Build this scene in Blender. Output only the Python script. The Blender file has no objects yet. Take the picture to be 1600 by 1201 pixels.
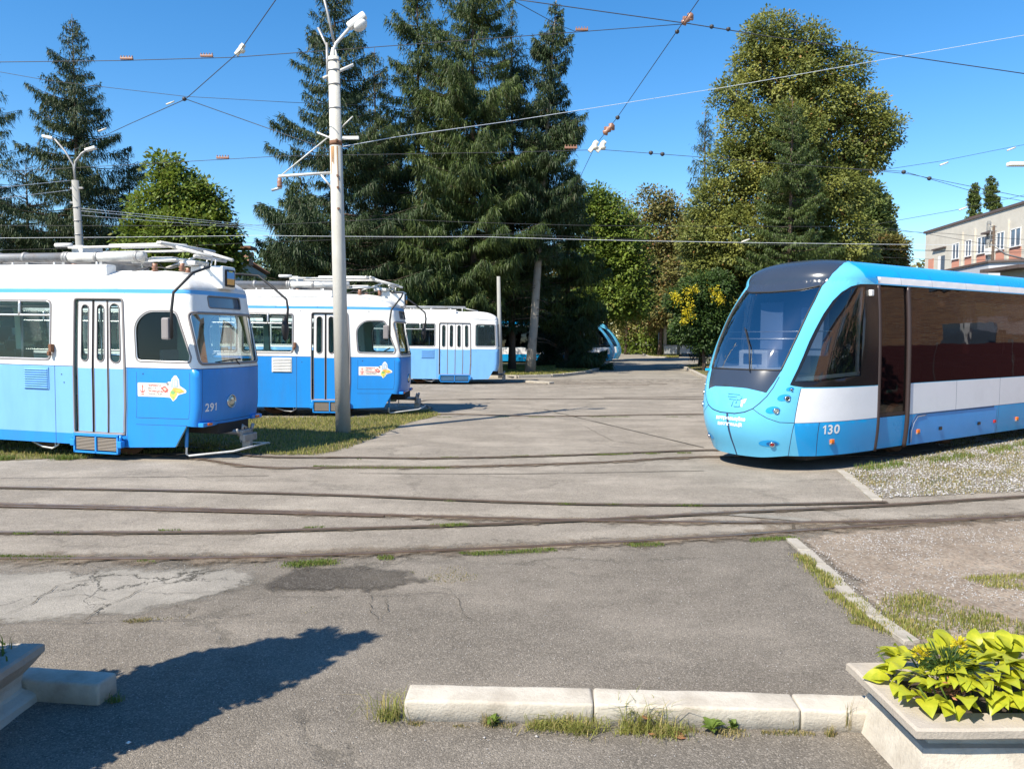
import bpy, bmesh, math, random
import numpy as np
from mathutils import Vector, Matrix, noise as mnoise
from mathutils.geometry import delaunay_2d_cdt

# ---------------------------------------------------------------- camera, sky, sun, exposure
sc=bpy.context.scene
COL=sc.collection
rad=math.radians
cam_d=bpy.data.cameras.new('camera'); cam=bpy.data.objects.new('camera',cam_d); COL.objects.link(cam)
cam.location=(0,0,2.1); cam.rotation_euler=(rad(90-3.48),0,0)
cam_d.sensor_width=36; cam_d.lens=1202/1600*36; cam_d.clip_end=3000; cam_d.clip_start=.05
sc.camera=cam
SUN_EL=47.0
w=bpy.data.worlds.new('World'); sc.world=w; w.use_nodes=True
nt=w.node_tree; nt.nodes.clear()
sky=nt.nodes.new('ShaderNodeTexSky'); sky.sky_type='NISHITA'; sky.sun_disc=False
sky.sun_elevation=rad(SUN_EL); sky.sun_rotation=rad(225); sky.altitude=200
sky.air_density=1.0; sky.dust_density=.12; sky.ozone_density=2.6
hs=nt.nodes.new('ShaderNodeHueSaturation'); hs.inputs['Saturation'].default_value=1.34; hs.inputs['Value'].default_value=1.15
bg=nt.nodes.new('ShaderNodeBackground'); bg.inputs['Strength'].default_value=.10
wo=nt.nodes.new('ShaderNodeOutputWorld')
nt.links.new(sky.outputs[0],hs.inputs['Color']); nt.links.new(hs.outputs[0],bg.inputs[0]); nt.links.new(bg.outputs[0],wo.inputs[0])
sun_d=bpy.data.lights.new('sun','SUN'); sun_d.energy=5.0; sun_d.angle=rad(.53); sun_d.color=(1,.92,.78)
sun=bpy.data.objects.new('sun',sun_d); COL.objects.link(sun)
_sd=Vector((-.7071*math.cos(rad(SUN_EL)),-.7071*math.cos(rad(SUN_EL)),math.sin(rad(SUN_EL))))
sun.rotation_euler=_sd.to_track_quat('Z','Y').to_euler(); sun.location=(-20,-20,30)
sc.view_settings.view_transform='Standard'; sc.view_settings.look='None'
sc.view_settings.gamma=1; sc.view_settings.exposure=.86; sc.view_settings.use_curve_mapping=False
sc.render.engine='CYCLES'
sc.cycles.max_bounces=8; sc.cycles.transparent_max_bounces=16; sc.cycles.diffuse_bounces=3; sc.cycles.glossy_bounces=4
sc.cycles.use_denoising=True
# ---------------------------------------------------------------- surfaces (u, v) -> xyz
PITCH=math.radians(3.48); FPX=1202.0; EYE=2.1
def pix_ray(px,py):
    a=(px-800)/FPX; b=(600.5-py)/FPX
    c,s=math.cos(PITCH),math.sin(PITCH)
    return (a, c+b*s, -s+b*c)
def G(px,py,z=0.0):
    """point of the plane at height z seen through a pixel of the 1600x1201 photograph"""
    d=pix_ray(px,py); t=(z-EYE)/d[2]
    return (d[0]*t,d[1]*t,z)
def AT(px,py,Y):
    """point at forward distance Y"""
    d=pix_ray(px,py); t=Y/d[1]
    return (d[0]*t,Y,EYE+d[2]*t)
def project(P):
    P=np.asarray(P,float); c,s=math.cos(PITCH),math.sin(PITCH)
    x=P[...,0]; y=P[...,1]; z=P[...,2]-EYE
    dep=y*c-z*s; up=y*s+z*c
    return 800+FPX*x/dep, 600.5-FPX*up/dep, dep

def _poly_arc(pts):
    pts=np.array(pts,float); d=np.hypot(*(np.diff(pts,axis=0).T))
    return pts,np.concatenate([[0],np.cumsum(d)])
def _corner_plan(front,corner_r_pts,side):
    return _poly_arc(front+corner_r_pts+side)
class OldSurf:
    """vintage tram body: x forward (nose at 0), y left, z up"""
    def __init__(s,length,wf=.925,ws=1.1,taper=1.75,bulge=.09,recede=.21,dome=1.3,roof=.40,vtop=2.88):
        f=[(-bulge*(t/.78)**2,t*(wf-.105)/.78) for t in (0,.1,.2,.3,.4,.5,.6,.7,.78)]
        cx,cy=-bulge-.11,wf-.11
        a0=math.radians(8)
        c=[(cx+.11*math.cos(a),cy+.11*math.sin(a)) for a in np.linspace(.25,math.pi/2-.1,7)]
        sd=[(-taper,ws),(-taper-.4,ws),(-length+.6,ws),(-length+.2,ws-.12),(-length,ws-.5),(-length,0)]
        s.P,s.C=_poly_arc(f+c+sd); s.vtop=vtop; s.recede=recede; s.dome=dome; s.roof=roof; s.length=length
        s.umax=s.C[-1]
    def ux(s,x):
        """arclength on the side where plan x equals x"""
        k=len(s.P)-4
        return float(np.interp(-x,-s.P[:k+1,0],s.C[:k+1]))
    def __call__(s,u,v,off=0.0):
        u=np.asarray(u,float); v=np.asarray(v,float)
        p=s._raw(u,v)
        if np.any(off!=0):
            e=.004
            a=s._raw(u+e,v)-s._raw(u-e,v); b=s._raw(u,v+e)-s._raw(u,v-e)
            n=np.cross(a,b); n/= (np.linalg.norm(n,axis=-1,keepdims=True)+1e-12)
            p=p+n*np.asarray(off)[...,None]
        return p
    def _raw(s,u,v):
        a=np.abs(u); x0=np.interp(a,s.C,s.P[:,0]); y0=np.interp(a,s.C,s.P[:,1])*np.where(u<0,-1,1)
        q=np.clip((v-s.vtop)/1.3,0,1)*math.pi/2
        cq=np.cos(q)
        z=np.where(v<s.vtop,v,s.vtop+s.roof*np.sin(q))
        yf=1-.05*np.clip((v-1.56)/(s.vtop-1.56),0,1)
        yf=yf*(cq**.8+1e-6)
        f=s.recede*np.clip((v-1.56)/(s.vtop-1.56),0,1)+.05*np.clip((.9-v)/.3,0,1)+s.dome*(1-cq**.8)
        w=np.clip((x0+2.2)/2.0,0,1); w=w*w*(3-2*w)*.5+w*.5
        wr=np.clip((-s.length+2.2-x0)/2.0,0,1)
        x=x0-f*w+f*wr
        return np.stack([x,y0*yf,z],-1)
class NewSurf:
    """streamlined tram body; nose at x=0, y left, z up; s = distance behind the tip"""
    def __init__(s,length):
        s.length=length; s.un=2.3
        s.zk=[.2,.3,.6,.9,1.3,1.6,2.0,2.5,2.9,3.0]
        s.sk=[.30,.2,.02,-.05,0,.11,.31,.67,1.07,1.2]
        s.wk=[1.09,1.11,1.145,1.15,1.15,1.15,1.145,1.13,1.10,1.09]
        zd=np.linspace(.0,3.4,341); kern=np.exp(-.5*(np.arange(-36,37)/13.)**2); kern/=kern.sum()
        def smooth(y):
            slope=(y[-1]-y[-2])/(s.zk[-1]-s.zk[-2]); yy=np.interp(zd,s.zk,y); yy=np.where(zd>s.zk[-1],y[-1]+(zd-s.zk[-1])*slope,yy)
            pad=np.concatenate([np.full(36,yy[0]),yy,yy[-1]+(np.arange(1,37)*.01)*slope]); return np.convolve(pad,kern,'valid')
        a=smooth(np.array(s.sk)); b=smooth(np.array(s.wk)); s.zk=zd; s.sk=a; s.wk=b
        s.Le=2.2; s.umax=s.un+length-s.Le
    def ux(s,x): return s.un+(-x-s.Le)
    def _raw(s,u,v):
        a=np.abs(u); sg=np.where(u<0,-1,1)
        q=np.clip((v-3.0)/1.25,0,1)*math.pi/2
        z=np.where(v<3.0,v,3.0+.42*np.sin(q)**.9)
        s0=np.interp(np.minimum(v,3.0),s.zk,s.sk)+np.where(v>3.0,.8*(1-np.cos(q)),0)
        W=np.interp(np.minimum(v,3.0),s.zk,s.wk)*(np.cos(q)**.75+1e-6)
        th=np.clip(a/s.un,0,1)*math.pi/2
        L=np.maximum(s.Le-s0,.02)
        ca=np.clip(np.cos(th),0,1); sa=np.sin(th)
        ss=s0+L*(1-ca**(2/2.75)); hw=W*sa**(2/2.75)
        ss=np.where(a>s.un,s.Le+(a-s.un),ss)
        return np.stack([-ss,hw*sg,z],-1)
    def __call__(s,u,v,off=0.0):
        return OldSurf.__call__(s,u,v,off)
# ---------------------------------------------------------------- helpers
RNG=np.random.default_rng(7); random.seed(5)
def tag(o,label=None,cat=None,group=None,kind=None):
    if label: o['label']=label
    if cat: o['category']=cat
    if group: o['group']=group
    if kind: o['kind']=kind
    return o
def empty(name,loc=(0,0,0),rz=0.0,label=None,cat=None,group=None,ry=0.0):
    o=bpy.data.objects.new(name,None); COL.objects.link(o); o.location=loc; o.rotation_euler=(0,ry,rz)
    o.empty_display_size=.2
    return tag(o,label,cat,group)
def link(name,me,parent=None,loc=None,rot=None,scale=None):
    o=bpy.data.objects.new(name,me); COL.objects.link(o)
    if parent is not None: o.parent=parent
    if loc is not None: o.location=loc
    if rot is not None: o.rotation_euler=rot
    if scale is not None: o.scale=scale
    return o
def children(o): return [c for c in bpy.data.objects if c.parent==o]
def copy_tree(o,parent=None,kids=None,skip=()):
    c=o.copy(); COL.objects.link(c)
    if parent is not None: c.parent=parent
    for ch in (kids[o.name] if o.name in kids else []):
        if ch.name.split('.')[0] in skip: continue
        copy_tree(ch,c,kids,skip)
    return c
def kidmap():
    k={}
    for o in bpy.data.objects:
        if o.parent: k.setdefault(o.parent.name,[]).append(o)
    return k
def npmesh(name,verts,faces,material=None,smooth=False):
    """verts (n,3); faces (m,3) or (m,4) arrays of the same size per row"""
    me=bpy.data.meshes.new(name)
    verts=np.asarray(verts,np.float32); faces=np.asarray(faces,np.int32)
    k=faces.shape[1]
    me.vertices.add(len(verts)); me.vertices.foreach_set('co',verts.ravel())
    me.loops.add(faces.size); me.loops.foreach_set('vertex_index',faces.ravel())
    me.polygons.add(len(faces)); me.polygons.foreach_set('loop_start',np.arange(0,faces.size,k,dtype=np.int32))
    me.polygons.foreach_set('loop_total',np.full(len(faces),k,np.int32))
    if smooth: me.polygons.foreach_set('use_smooth',np.ones(len(faces),bool))
    me.update(calc_edges=True); me.validate()
    if material: me.materials.append(material)
    return me
class MB:
    """collects primitives and links them as one mesh"""
    def __init__(s): s.v=[]; s.f=[]; s.n=0; s.sm=[]
    def add(s,verts,faces,smooth=False):
        s.v.extend([tuple(map(float,p)) for p in verts]); s.f.extend([tuple(i+s.n for i in f) for f in faces]); s.sm.extend([smooth]*len(faces)); s.n+=len(verts); return s
    def box(s,x0,x1,y0,y1,z0,z1,M=None,ch=0.0):
        if ch>0:
            bm=bmesh.new(); bmesh.ops.create_cube(bm,size=1)
            bmesh.ops.scale(bm,vec=(x1-x0,y1-y0,z1-z0),verts=bm.verts); bmesh.ops.translate(bm,vec=((x0+x1)/2,(y0+y1)/2,(z0+z1)/2),verts=bm.verts)
            bmesh.ops.bevel(bm,geom=bm.edges[:],offset=ch,segments=2,profile=.6,affect='EDGES')
            vs=[v.co.copy() for v in bm.verts]; bm.verts.index_update(); fs=[[v.index for v in f.verts] for f in bm.faces]; bm.free()
        else:
            vs=[Vector(p) for p in ((x0,y0,z0),(x1,y0,z0),(x1,y1,z0),(x0,y1,z0),(x0,y0,z1),(x1,y0,z1),(x1,y1,z1),(x0,y1,z1))]
            fs=[(0,3,2,1),(4,5,6,7),(0,1,5,4),(1,2,6,5),(2,3,7,6),(3,0,4,7)]
        if M is not None: vs=[M@v for v in vs]
        return s.add(vs,fs)
    def tube(s,pts,r,n=8,closed=False,cap=True,smooth=True):
        pts=[Vector(p) for p in pts]; m=len(pts)
        rs=r if isinstance(r,(list,tuple,np.ndarray)) else [r]*m
        vs=[]; fs=[]; up=None
        for i,p in enumerate(pts):
            if closed: t=(pts[(i+1)%m]-pts[i-1])
            else: t=pts[min(i+1,m-1)]-pts[max(i-1,0)]
            t.normalize()
            if up is None:
                up=Vector((0,0,1)) if abs(t.z)<.9 else Vector((1,0,0))
            a=t.cross(up)
            if a.length<1e-4: a=t.cross(Vector((.3,1,.2)))
            a.normalize(); b=a.cross(t); b.normalize(); up=b
            for k in range(n):
                an=2*math.pi*k/n
                vs.append(p+(a*math.cos(an)+b*math.sin(an))*rs[i])
        for i in range(m if closed else m-1):
            j=(i+1)%m
            for k in range(n):
                l=(k+1)%n
                fs.append((i*n+k,i*n+l,j*n+l,j*n+k))
        if cap and not closed:
            fs.append(tuple(range(n))[::-1]); fs.append(tuple((m-1)*n+k for k in range(n)))
        return s.add(vs,fs,smooth)
    def lathe(s,prof,n=20,M=None,smooth=True,cx=0,cy=0):
        vs=[];fs=[]
        for r,z in prof:
            for k in range(n):
                a=2*math.pi*k/n; p=Vector((cx+r*math.cos(a),cy+r*math.sin(a),z)); vs.append(M@p if M is not None else p)
        for i in range(len(prof)-1):
            for k in range(n):
                l=(k+1)%n; fs.append((i*n+k,i*n+l,(i+1)*n+l,(i+1)*n+k))
        fs.append(tuple(range(n))[::-1]); fs.append(tuple((len(prof)-1)*n+k for k in range(n)))
        return s.add(vs,fs,smooth)
    def prism(s,poly,z0,z1,M=None):
        n=len(poly); vs=[Vector((p[0],p[1],z0)) for p in poly]+[Vector((p[0],p[1],z1)) for p in poly]
        if M is not None: vs=[M@v for v in vs]
        fs=[tuple(range(n))[::-1],tuple(range(n,2*n))]+[(i,(i+1)%n,n+(i+1)%n,n+i) for i in range(n)]
        return s.add(vs,fs)
    def mesh(s,name,material=None):
        me=bpy.data.meshes.new(name); me.from_pydata(s.v,[],s.f)
        me.polygons.foreach_set('use_smooth',s.sm); me.update()
        if material: me.materials.append(material)
        return me
    def build(s,name,material,parent=None,**k): return link(name,s.mesh(name,material),parent,**k)
def rpoly(pts,r,n=4):
    """polygon with rounded corners; r scalar or list"""
    out=[]; m=len(pts)
    for i in range(m):
        p=Vector(pts[i]); a=Vector(pts[i-1]); b=Vector(pts[(i+1)%m])
        ri=r[i] if isinstance(r,(list,tuple)) else r
        da=(a-p); db=(b-p); ri=min(ri,da.length*.49,db.length*.49)
        if ri<=1e-5: out.append(tuple(p)); continue
        p0=p+da.normalized()*ri; p1=p+db.normalized()*ri
        for k in range(n+1):
            t=k/n; q=p0*(1-t)**2+p*2*t*(1-t)+p1*t*t; out.append(tuple(q))
    return out
def resample(poly,step,closed=True):
    out=[]; m=len(poly)
    for i in range(m if closed else m-1):
        a=Vector(poly[i]); b=Vector(poly[(i+1)%m]); k=max(1,int(math.ceil((b-a).length/step)))
        for j in range(k): out.append(tuple(a+(b-a)*(j/k)))
    if not closed: out.append(tuple(poly[-1]))
    return out
def pip(P,poly):
    x,y=P[:,0],P[:,1]; ins=np.zeros(len(P),bool); n=len(poly)
    for i in range(n):
        x0,y0=poly[i]; x1,y1=poly[(i+1)%n]
        if y0==y1: continue
        c=((y0>y)!=(y1>y))&(x<(x1-x0)*(y-y0)/(y1-y0)+x0)
        ins^=c
    return ins
def partition(domain,zones,us,vs_,default,zstep=None):
    """split the domain polygon by the zones (later zones win); returns verts2d and {zone: triangles}"""
    pts=[];edges=[]
    for poly in [domain]+[(resample(z[1],zstep) if zstep else z[1]) for z in zones]:
        n0=len(pts); m=len(poly); pts.extend(poly); edges.extend([(n0+i,n0+(i+1)%m) for i in range(m)])
    UU,VV=np.meshgrid(us,vs_); g=np.stack([UU.ravel(),VV.ravel()],1); g=g[pip(g,domain)]
    rr=np.random.default_rng(3); g=g+rr.uniform(-2e-4,2e-4,g.shape)
    pts=[Vector(p) for p in pts]+[Vector((float(a),float(b))) for a,b in g]
    vo,eo,fo,_,_,_=delaunay_2d_cdt(pts,edges,[],1,1e-5)
    V=np.array([(v.x,v.y) for v in vo]); F=np.array([tuple(f) for f in fo if len(f)==3],int)
    c=V[F].mean(1); lab=np.full(len(F),-2); inside=pip(c,domain); lab[inside]=-1
    for k,z in enumerate(zones): lab[pip(c,z[1])&inside]=k
    e1=V[F[:,1]]-V[F[:,0]]; e2=V[F[:,2]]-V[F[:,0]]; area=e1[:,0]*e2[:,1]-e1[:,1]*e2[:,0]
    F[area<0]=F[area<0][:,::-1]; lab[np.abs(area)<1e-10]=-2
    out={}
    for k,z in [(-1,(default,None))]+list(enumerate(zones)):
        f=F[lab==k]
        if len(f): out.setdefault(z[0],[]).append(f)
    return V,{k:np.concatenate(v) for k,v in out.items()}
def surf_mesh(name,S,V,F,off=0.0,material=None,flip=False,uv=None):
    used,inv=np.unique(F,return_inverse=True); F2=inv.reshape(F.shape)
    P=S(V[used,0],V[used,1],off) if off!=0 else S(V[used,0],V[used,1])
    if flip: F2=F2[:,::-1]
    return npmesh(name,P,F2,material,True)
def patch(name,S,poly,off,material,parent,step=.08,label=None):
    poly=[tuple(map(float,p)) for p in poly]; a=np.array(poly); 
    us=np.arange(a[:,0].min()+step,a[:,0].max(),step); vs_=np.arange(a[:,1].min()+step,a[:,1].max(),step)
    V,Z=partition(resample(poly,step),[],us,vs_,'p')
    o=link(name,surf_mesh(name,S,V,Z['p'],off,material),parent)
    if label: o['label']=label
    return o
def ring(name,S,poly,r,off,material,parent,closed=True,step=.07,n=6):
    q=np.array(resample(poly,step,closed)); P=S(q[:,0],q[:,1],off)
    return MB().tube([tuple(p) for p in P],r,n=n,closed=closed).build(name,material,parent)
def text_mesh(name,s,size,material,bold=.0,extrude=0.0,align='LEFT',space=1.0,sx=1.0,shear=0.0):
    c=bpy.data.curves.new(name,'FONT'); c.body=s; c.size=size; c.align_x=align; c.offset=bold; c.resolution_u=3; c.space_character=space; c.shear=shear
    if extrude: c.extrude=extrude
    o=bpy.data.objects.new(name,c); COL.objects.link(o)
    me=bpy.data.meshes.new_from_object(o.evaluated_get(bpy.context.evaluated_depsgraph_get()))
    bpy.data.objects.remove(o); bpy.data.curves.remove(c)
    for v in me.vertices: v.co.x*=sx
    me.name=name; me.materials.clear(); me.materials.append(material); return me
def text_on(name,S,s,size,u,v,off,material,parent,bold=.0,sx=1.0,space=1.0,shear=0.0):
    me=text_mesh(name,s,size,material,bold,space=space,sx=sx,shear=shear)
    n=len(me.vertices); co=np.zeros(n*3,np.float32); me.vertices.foreach_get('co',co); co=co.reshape(-1,3)
    P=S(u+co[:,0],v+co[:,1],off); me.vertices.foreach_set('co',np.asarray(P,np.float32).ravel()); me.update()
    return link(name,me,parent)

# ---------------------------------------------------------------- materials
def new_mat(name):
    m=bpy.data.materials.new(name); m.use_nodes=True; t=m.node_tree; t.nodes.clear()
    o=t.nodes.new('ShaderNodeOutputMaterial'); b=t.nodes.new('ShaderNodeBsdfPrincipled'); t.links.new(b.outputs[0],o.inputs[0])
    return m,t,b,o
def N(t,ty,**k):
    n=t.nodes.new(ty)
    for a,v in k.items():
        if a.startswith('i_'):
            n.inputs[a[2:].replace('_',' ')].default_value=v
        else: setattr(n,a,v)
    return n
def coords(t,kind='Object'):
    if kind=='Position': return N(t,'ShaderNodeNewGeometry').outputs['Position']
    return N(t,'ShaderNodeTexCoord').outputs[kind]
def noise(t,co,scale,detail=4,rough=.6,dist=0.0):
    n=N(t,'ShaderNodeTexNoise'); n.inputs['Scale'].default_value=scale; n.inputs['Detail'].default_value=detail; n.inputs['Roughness'].default_value=rough; n.inputs['Distortion'].default_value=dist
    t.links.new(co,n.inputs['Vector']); return n.outputs['Fac']
def ramp(t,fac,stops):
    r=N(t,'ShaderNodeValToRGB'); e=r.color_ramp.elements
    while len(e)<len(stops): e.new(.5)
    for k,(p,c) in enumerate(stops):
        e[k].position=p; e[k].color=(c,c,c,1) if isinstance(c,(int,float)) else (*c,1)
    t.links.new(fac,r.inputs[0]); return r.outputs[0]
def mixc(t,fac,a,b,mode='MIX'):
    m=N(t,'ShaderNodeMix',data_type='RGBA',blend_type=mode)
    for i,x in ((0,fac),(6,a),(7,b)):
        if isinstance(x,(int,float)): m.inputs[i].default_value=x if i==0 else (x,x,x,1)
        elif isinstance(x,tuple): m.inputs[i].default_value=(*x,1)
        else: t.links.new(x,m.inputs[i])
    return m.outputs[2]
def bump(t,b,h,strength=.3,dist=.01):
    n=N(t,'ShaderNodeBump'); n.inputs['Strength'].default_value=strength; n.inputs['Distance'].default_value=dist
    t.links.new(h,n.inputs['Height']); t.links.new(n.outputs[0],b.inputs['Normal']); return n
def scaled(t,co,s):
    m=N(t,'ShaderNodeMapping'); m.inputs['Scale'].default_value=s; t.links.new(co,m.inputs['Vector']); return m.outputs[0]
def simple(name,col,rough=.5,metal=0.0,var=.12,vscale=3.0,dirt=None,dirt_amt=.0,dscale=1.5,bmp=0.0,bscale=40,spec=.5,streak=False):
    m,t,b,o=new_mat(name); co=coords(t)
    a=tuple(c*(1-var) for c in col); c2=tuple(min(1,c*(1+var)) for c in col)
    c=mixc(t,noise(t,co,vscale,5),a,c2)
    if dirt_amt>0:
        dco=scaled(t,co,(1,1,.22)) if streak else co
        f=ramp(t,noise(t,dco,dscale,8,.7),[(.45,0.0),(.75,1.0)])
        ff=N(t,'ShaderNodeMath',operation='MULTIPLY'); t.links.new(f,ff.inputs[0]); ff.inputs[1].default_value=dirt_amt
        c=mixc(t,ff.outputs[0],c,dirt or (.12,.1,.08))
        r=N(t,'ShaderNodeMath',operation='MULTIPLY_ADD'); t.links.new(ff.outputs[0],r.inputs[0]); r.inputs[1].default_value=.5; r.inputs[2].default_value=rough; t.links.new(r.outputs[0],b.inputs['Roughness'])
    else: b.inputs['Roughness'].default_value=rough
    t.links.new(c,b.inputs['Base Color'])
    b.inputs['Metallic'].default_value=metal; b.inputs['Specular IOR Level'].default_value=spec
    if bmp>0: bump(t,b,noise(t,co,bscale,6,.65),bmp,.01)
    return m
def glass_mat(name,tint,gloss=.9,refl=1.0,rough=.02,ior=1.5,facing_min=.04,wobble=0.0):
    m,t,b,o=new_mat(name); t.nodes.remove(b)
    tr=N(t,'ShaderNodeBsdfTransparent'); tr.inputs[0].default_value=(*tint,1)
    gl=N(t,'ShaderNodeBsdfGlossy'); gl.inputs[0].default_value=(refl,refl,refl,1); gl.inputs['Roughness'].default_value=rough
    fr=N(t,'ShaderNodeFresnel'); fr.inputs[0].default_value=ior
    ad=N(t,'ShaderNodeMath',operation='ADD',use_clamp=True); t.links.new(fr.outputs[0],ad.inputs[0]); ad.inputs[1].default_value=facing_min
    if wobble>0:
        bp=N(t,'ShaderNodeBump'); bp.inputs['Strength'].default_value=wobble; bp.inputs['Distance'].default_value=.02
        t.links.new(noise(t,coords(t),1.3,2),bp.inputs['Height']); t.links.new(bp.outputs[0],gl.inputs['Normal']); 
    mx=N(t,'ShaderNodeMixShader'); t.links.new(ad.outputs[0],mx.inputs[0]); t.links.new(tr.outputs[0],mx.inputs[1]); t.links.new(gl.outputs[0],mx.inputs[2])
    t.links.new(mx.outputs[0],o.inputs[0]); return m
def leaf_mat(name,c_dark,c_light,c_odd=None,odd=.0,trans=.25,rough=.55,nscale=.8,spec=.3,iv=.55):
    m,t,b,o=new_mat(name); g=N(t,'ShaderNodeNewGeometry'); co=coords(t)
    isl=g.outputs['Random Per Island']
    n=noise(t,co,nscale,3)
    f=N(t,'ShaderNodeMath',operation='MULTIPLY_ADD',use_clamp=True); t.links.new(isl,f.inputs[0]); f.inputs[1].default_value=iv
    s=N(t,'ShaderNodeMath',operation='MULTIPLY_ADD'); t.links.new(n,s.inputs[0]); s.inputs[1].default_value=1.6; s.inputs[2].default_value=-.6; t.links.new(s.outputs[0],f.inputs[2])
    c=mixc(t,f.outputs[0],c_dark,c_light)
    if c_odd:
        k=N(t,'ShaderNodeMath',operation='MULTIPLY'); t.links.new(isl,k.inputs[0]); k.inputs[1].default_value=37.31
        fr=N(t,'ShaderNodeMath',operation='FRACT'); t.links.new(k.outputs[0],fr.inputs[0])
        th=N(t,'ShaderNodeMath',operation='LESS_THAN'); t.links.new(fr.outputs[0],th.inputs[0]); th.inputs[1].default_value=odd
        c=mixc(t,th.outputs[0],c,c_odd)
    t.links.new(c,b.inputs['Base Color']); b.inputs['Roughness'].default_value=rough; b.inputs['Specular IOR Level'].default_value=spec
    if trans>0:
        tl=N(t,'ShaderNodeBsdfTranslucent'); hsv=N(t,'ShaderNodeHueSaturation'); hsv.inputs['Value'].default_value=1.3; hsv.inputs['Hue'].default_value=.49; t.links.new(c,hsv.inputs['Color']); t.links.new(hsv.outputs[0],tl.inputs[0])
        mx=N(t,'ShaderNodeMixShader'); mx.inputs[0].default_value=trans; t.links.new(b.outputs[0],mx.inputs[1]); t.links.new(tl.outputs[0],mx.inputs[2]); t.links.new(mx.outputs[0],o.inputs[0])
    return m
def asphalt(name,base,light,speck,crack=0.0,coarse=1.0,spk=.5,stain=.3,crackscale=.45,bm=.5):
    m,t,b,o=new_mat(name); co=coords(t,'Position')
    big=noise(t,co,.55,6,.62); mid=noise(t,co,4.5,6,.7); fine=noise(t,co,90*coarse,4,.75)
    c=mixc(t,ramp(t,big,[(.3,0.0),(.7,1.0)]),base,light)
    c=mixc(t,ramp(t,mid,[(.35,.45),(.6,0.0)]),c,tuple(x*(1-stain) for x in base))
    c=mixc(t,ramp(t,noise(t,scaled(t,co,(.7,1.15,1)),.9,6,.65),[(.46,0.0),(.68,.75)]),c,tuple(min(1,x*1.4) for x in light))
    c=mixc(t,ramp(t,noise(t,scaled(t,co,(.5,1.1,1)),.9,7,.7),[(.28,.5),(.42,0.0)]),c,tuple(x*.62 for x in base))
    # bright and dark aggregate
    vo=N(t,'ShaderNodeTexVoronoi'); vo.inputs['Scale'].default_value=85*coarse; t.links.new(co,vo.inputs['Vector'])
    sep=N(t,'ShaderNodeSeparateColor'); t.links.new(vo.outputs['Color'],sep.inputs[0])
    c=mixc(t,ramp(t,sep.outputs[0],[(.62,0.0),(.95,spk)]),c,speck)
    c=mixc(t,ramp(t,sep.outputs[1],[(.6,0.0),(.95,spk*.8)]),c,tuple(x*.35 for x in base))
    c=mixc(t,ramp(t,fine,[(.38,.45),(.55,0.0)]),c,tuple(x*.5 for x in base))
    h=N(t,'ShaderNodeMath',operation='MULTIPLY_ADD'); t.links.new(vo.outputs['Distance'],h.inputs[0]); h.inputs[1].default_value=-.6; t.links.new(fine,h.inputs[2])
    hh=h.outputs[0]
    if crack>0:
        ds=N(t,'ShaderNodeTexNoise'); ds.inputs['Scale'].default_value=1.3; ds.inputs['Detail'].default_value=6; ds.inputs['Roughness'].default_value=.7; t.links.new(co,ds.inputs['Vector'])
        ad=N(t,'ShaderNodeVectorMath',operation='MULTIPLY_ADD'); t.links.new(ds.outputs['Color'],ad.inputs[0]); ad.inputs[1].default_value=(1.4,1.4,0); t.links.new(co,ad.inputs[2])
        v2=N(t,'ShaderNodeTexVoronoi',feature='DISTANCE_TO_EDGE'); v2.inputs['Scale'].default_value=crackscale; t.links.new(ad.outputs[0],v2.inputs['Vector'])
        msk=ramp(t,noise(t,co,.35,3),[(.42,0.0),(.55,crack)])
        ck=ramp(t,v2.outputs['Distance'],[(.004,1.0),(.013,0.0)])
        mm=N(t,'ShaderNodeMath',operation='MULTIPLY'); t.links.new(ck,mm.inputs[0]); t.links.new(msk,mm.inputs[1])
        c=mixc(t,mm.outputs[0],c,(.03,.028,.02))
        h2=N(t,'ShaderNodeMath',operation='MULTIPLY_ADD'); t.links.new(mm.outputs[0],h2.inputs[0]); h2.inputs[1].default_value=-2.0; t.links.new(hh,h2.inputs[2]); hh=h2.outputs[0]
    t.links.new(c,b.inputs['Base Color']); b.inputs['Roughness'].default_value=.9; b.inputs['Specular IOR Level'].default_value=.25
    bump(t,b,hh,bm,.012); return m
M={}
M['white']=simple('white tram paint',(.80,.80,.78),.32,dirt=(.36,.33,.28),dirt_amt=.55,dscale=1.6,var=.03,streak=True)
M['roofwhite']=simple('dull white roof paint',(.66,.66,.65),.5,dirt=(.3,.27,.24),dirt_amt=.6,dscale=2.5,var=.08)
M['blue']=simple('bright blue tram paint',(0.0176,0.2400,0.6720),.30,dirt=(0.0400,0.1040,0.2400),dirt_amt=.35,dscale=1.3,var=.05,streak=True)
M['fadedblue']=simple('faded light blue tram paint',(0.1680,0.4000,0.7200),.38,dirt=(0.0800,0.2000,0.4000),dirt_amt=.35,dscale=1.3,var=.05,streak=True)
M['stripe']=simple('blue stripe paint',(0.0880,0.3520,0.7040),.35,var=.06)
M['mint']=simple('mint green interior lining',(.48,.72,.62),.5,var=.05)
M['seam']=simple('dark panel seam',(.02,.05,.12),.7)
M['rubber']=simple('black rubber',(.02,.02,.022),.55,var=.2)
M['gasket']=simple('grey window gasket',(.22,.20,.20),.5,var=.15)
M['alu']=simple('aluminium trim',(.62,.62,.62),.35,metal=.7,var=.1)
M['steel']=simple('weathered grey steel',(.34,.34,.34),.5,metal=.5,dirt=(.16,.1,.06),dirt_amt=.5,dscale=6)
M['whitemetal']=simple('worn white metal',(.62,.62,.60),.45,dirt=(.25,.18,.12),dirt_amt=.5,dscale=5)
M['under']=simple('dark underframe',(.022,.02,.02),.8,dirt=(.08,.05,.03),dirt_amt=.6,dscale=6)
M['rust']=simple('rusty steel',(.16,.075,.04),.8,var=.35,vscale=9)
M['glass']=glass_mat('clear window glass',(.84,.93,.90),facing_min=.0,ior=1.38)
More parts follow.
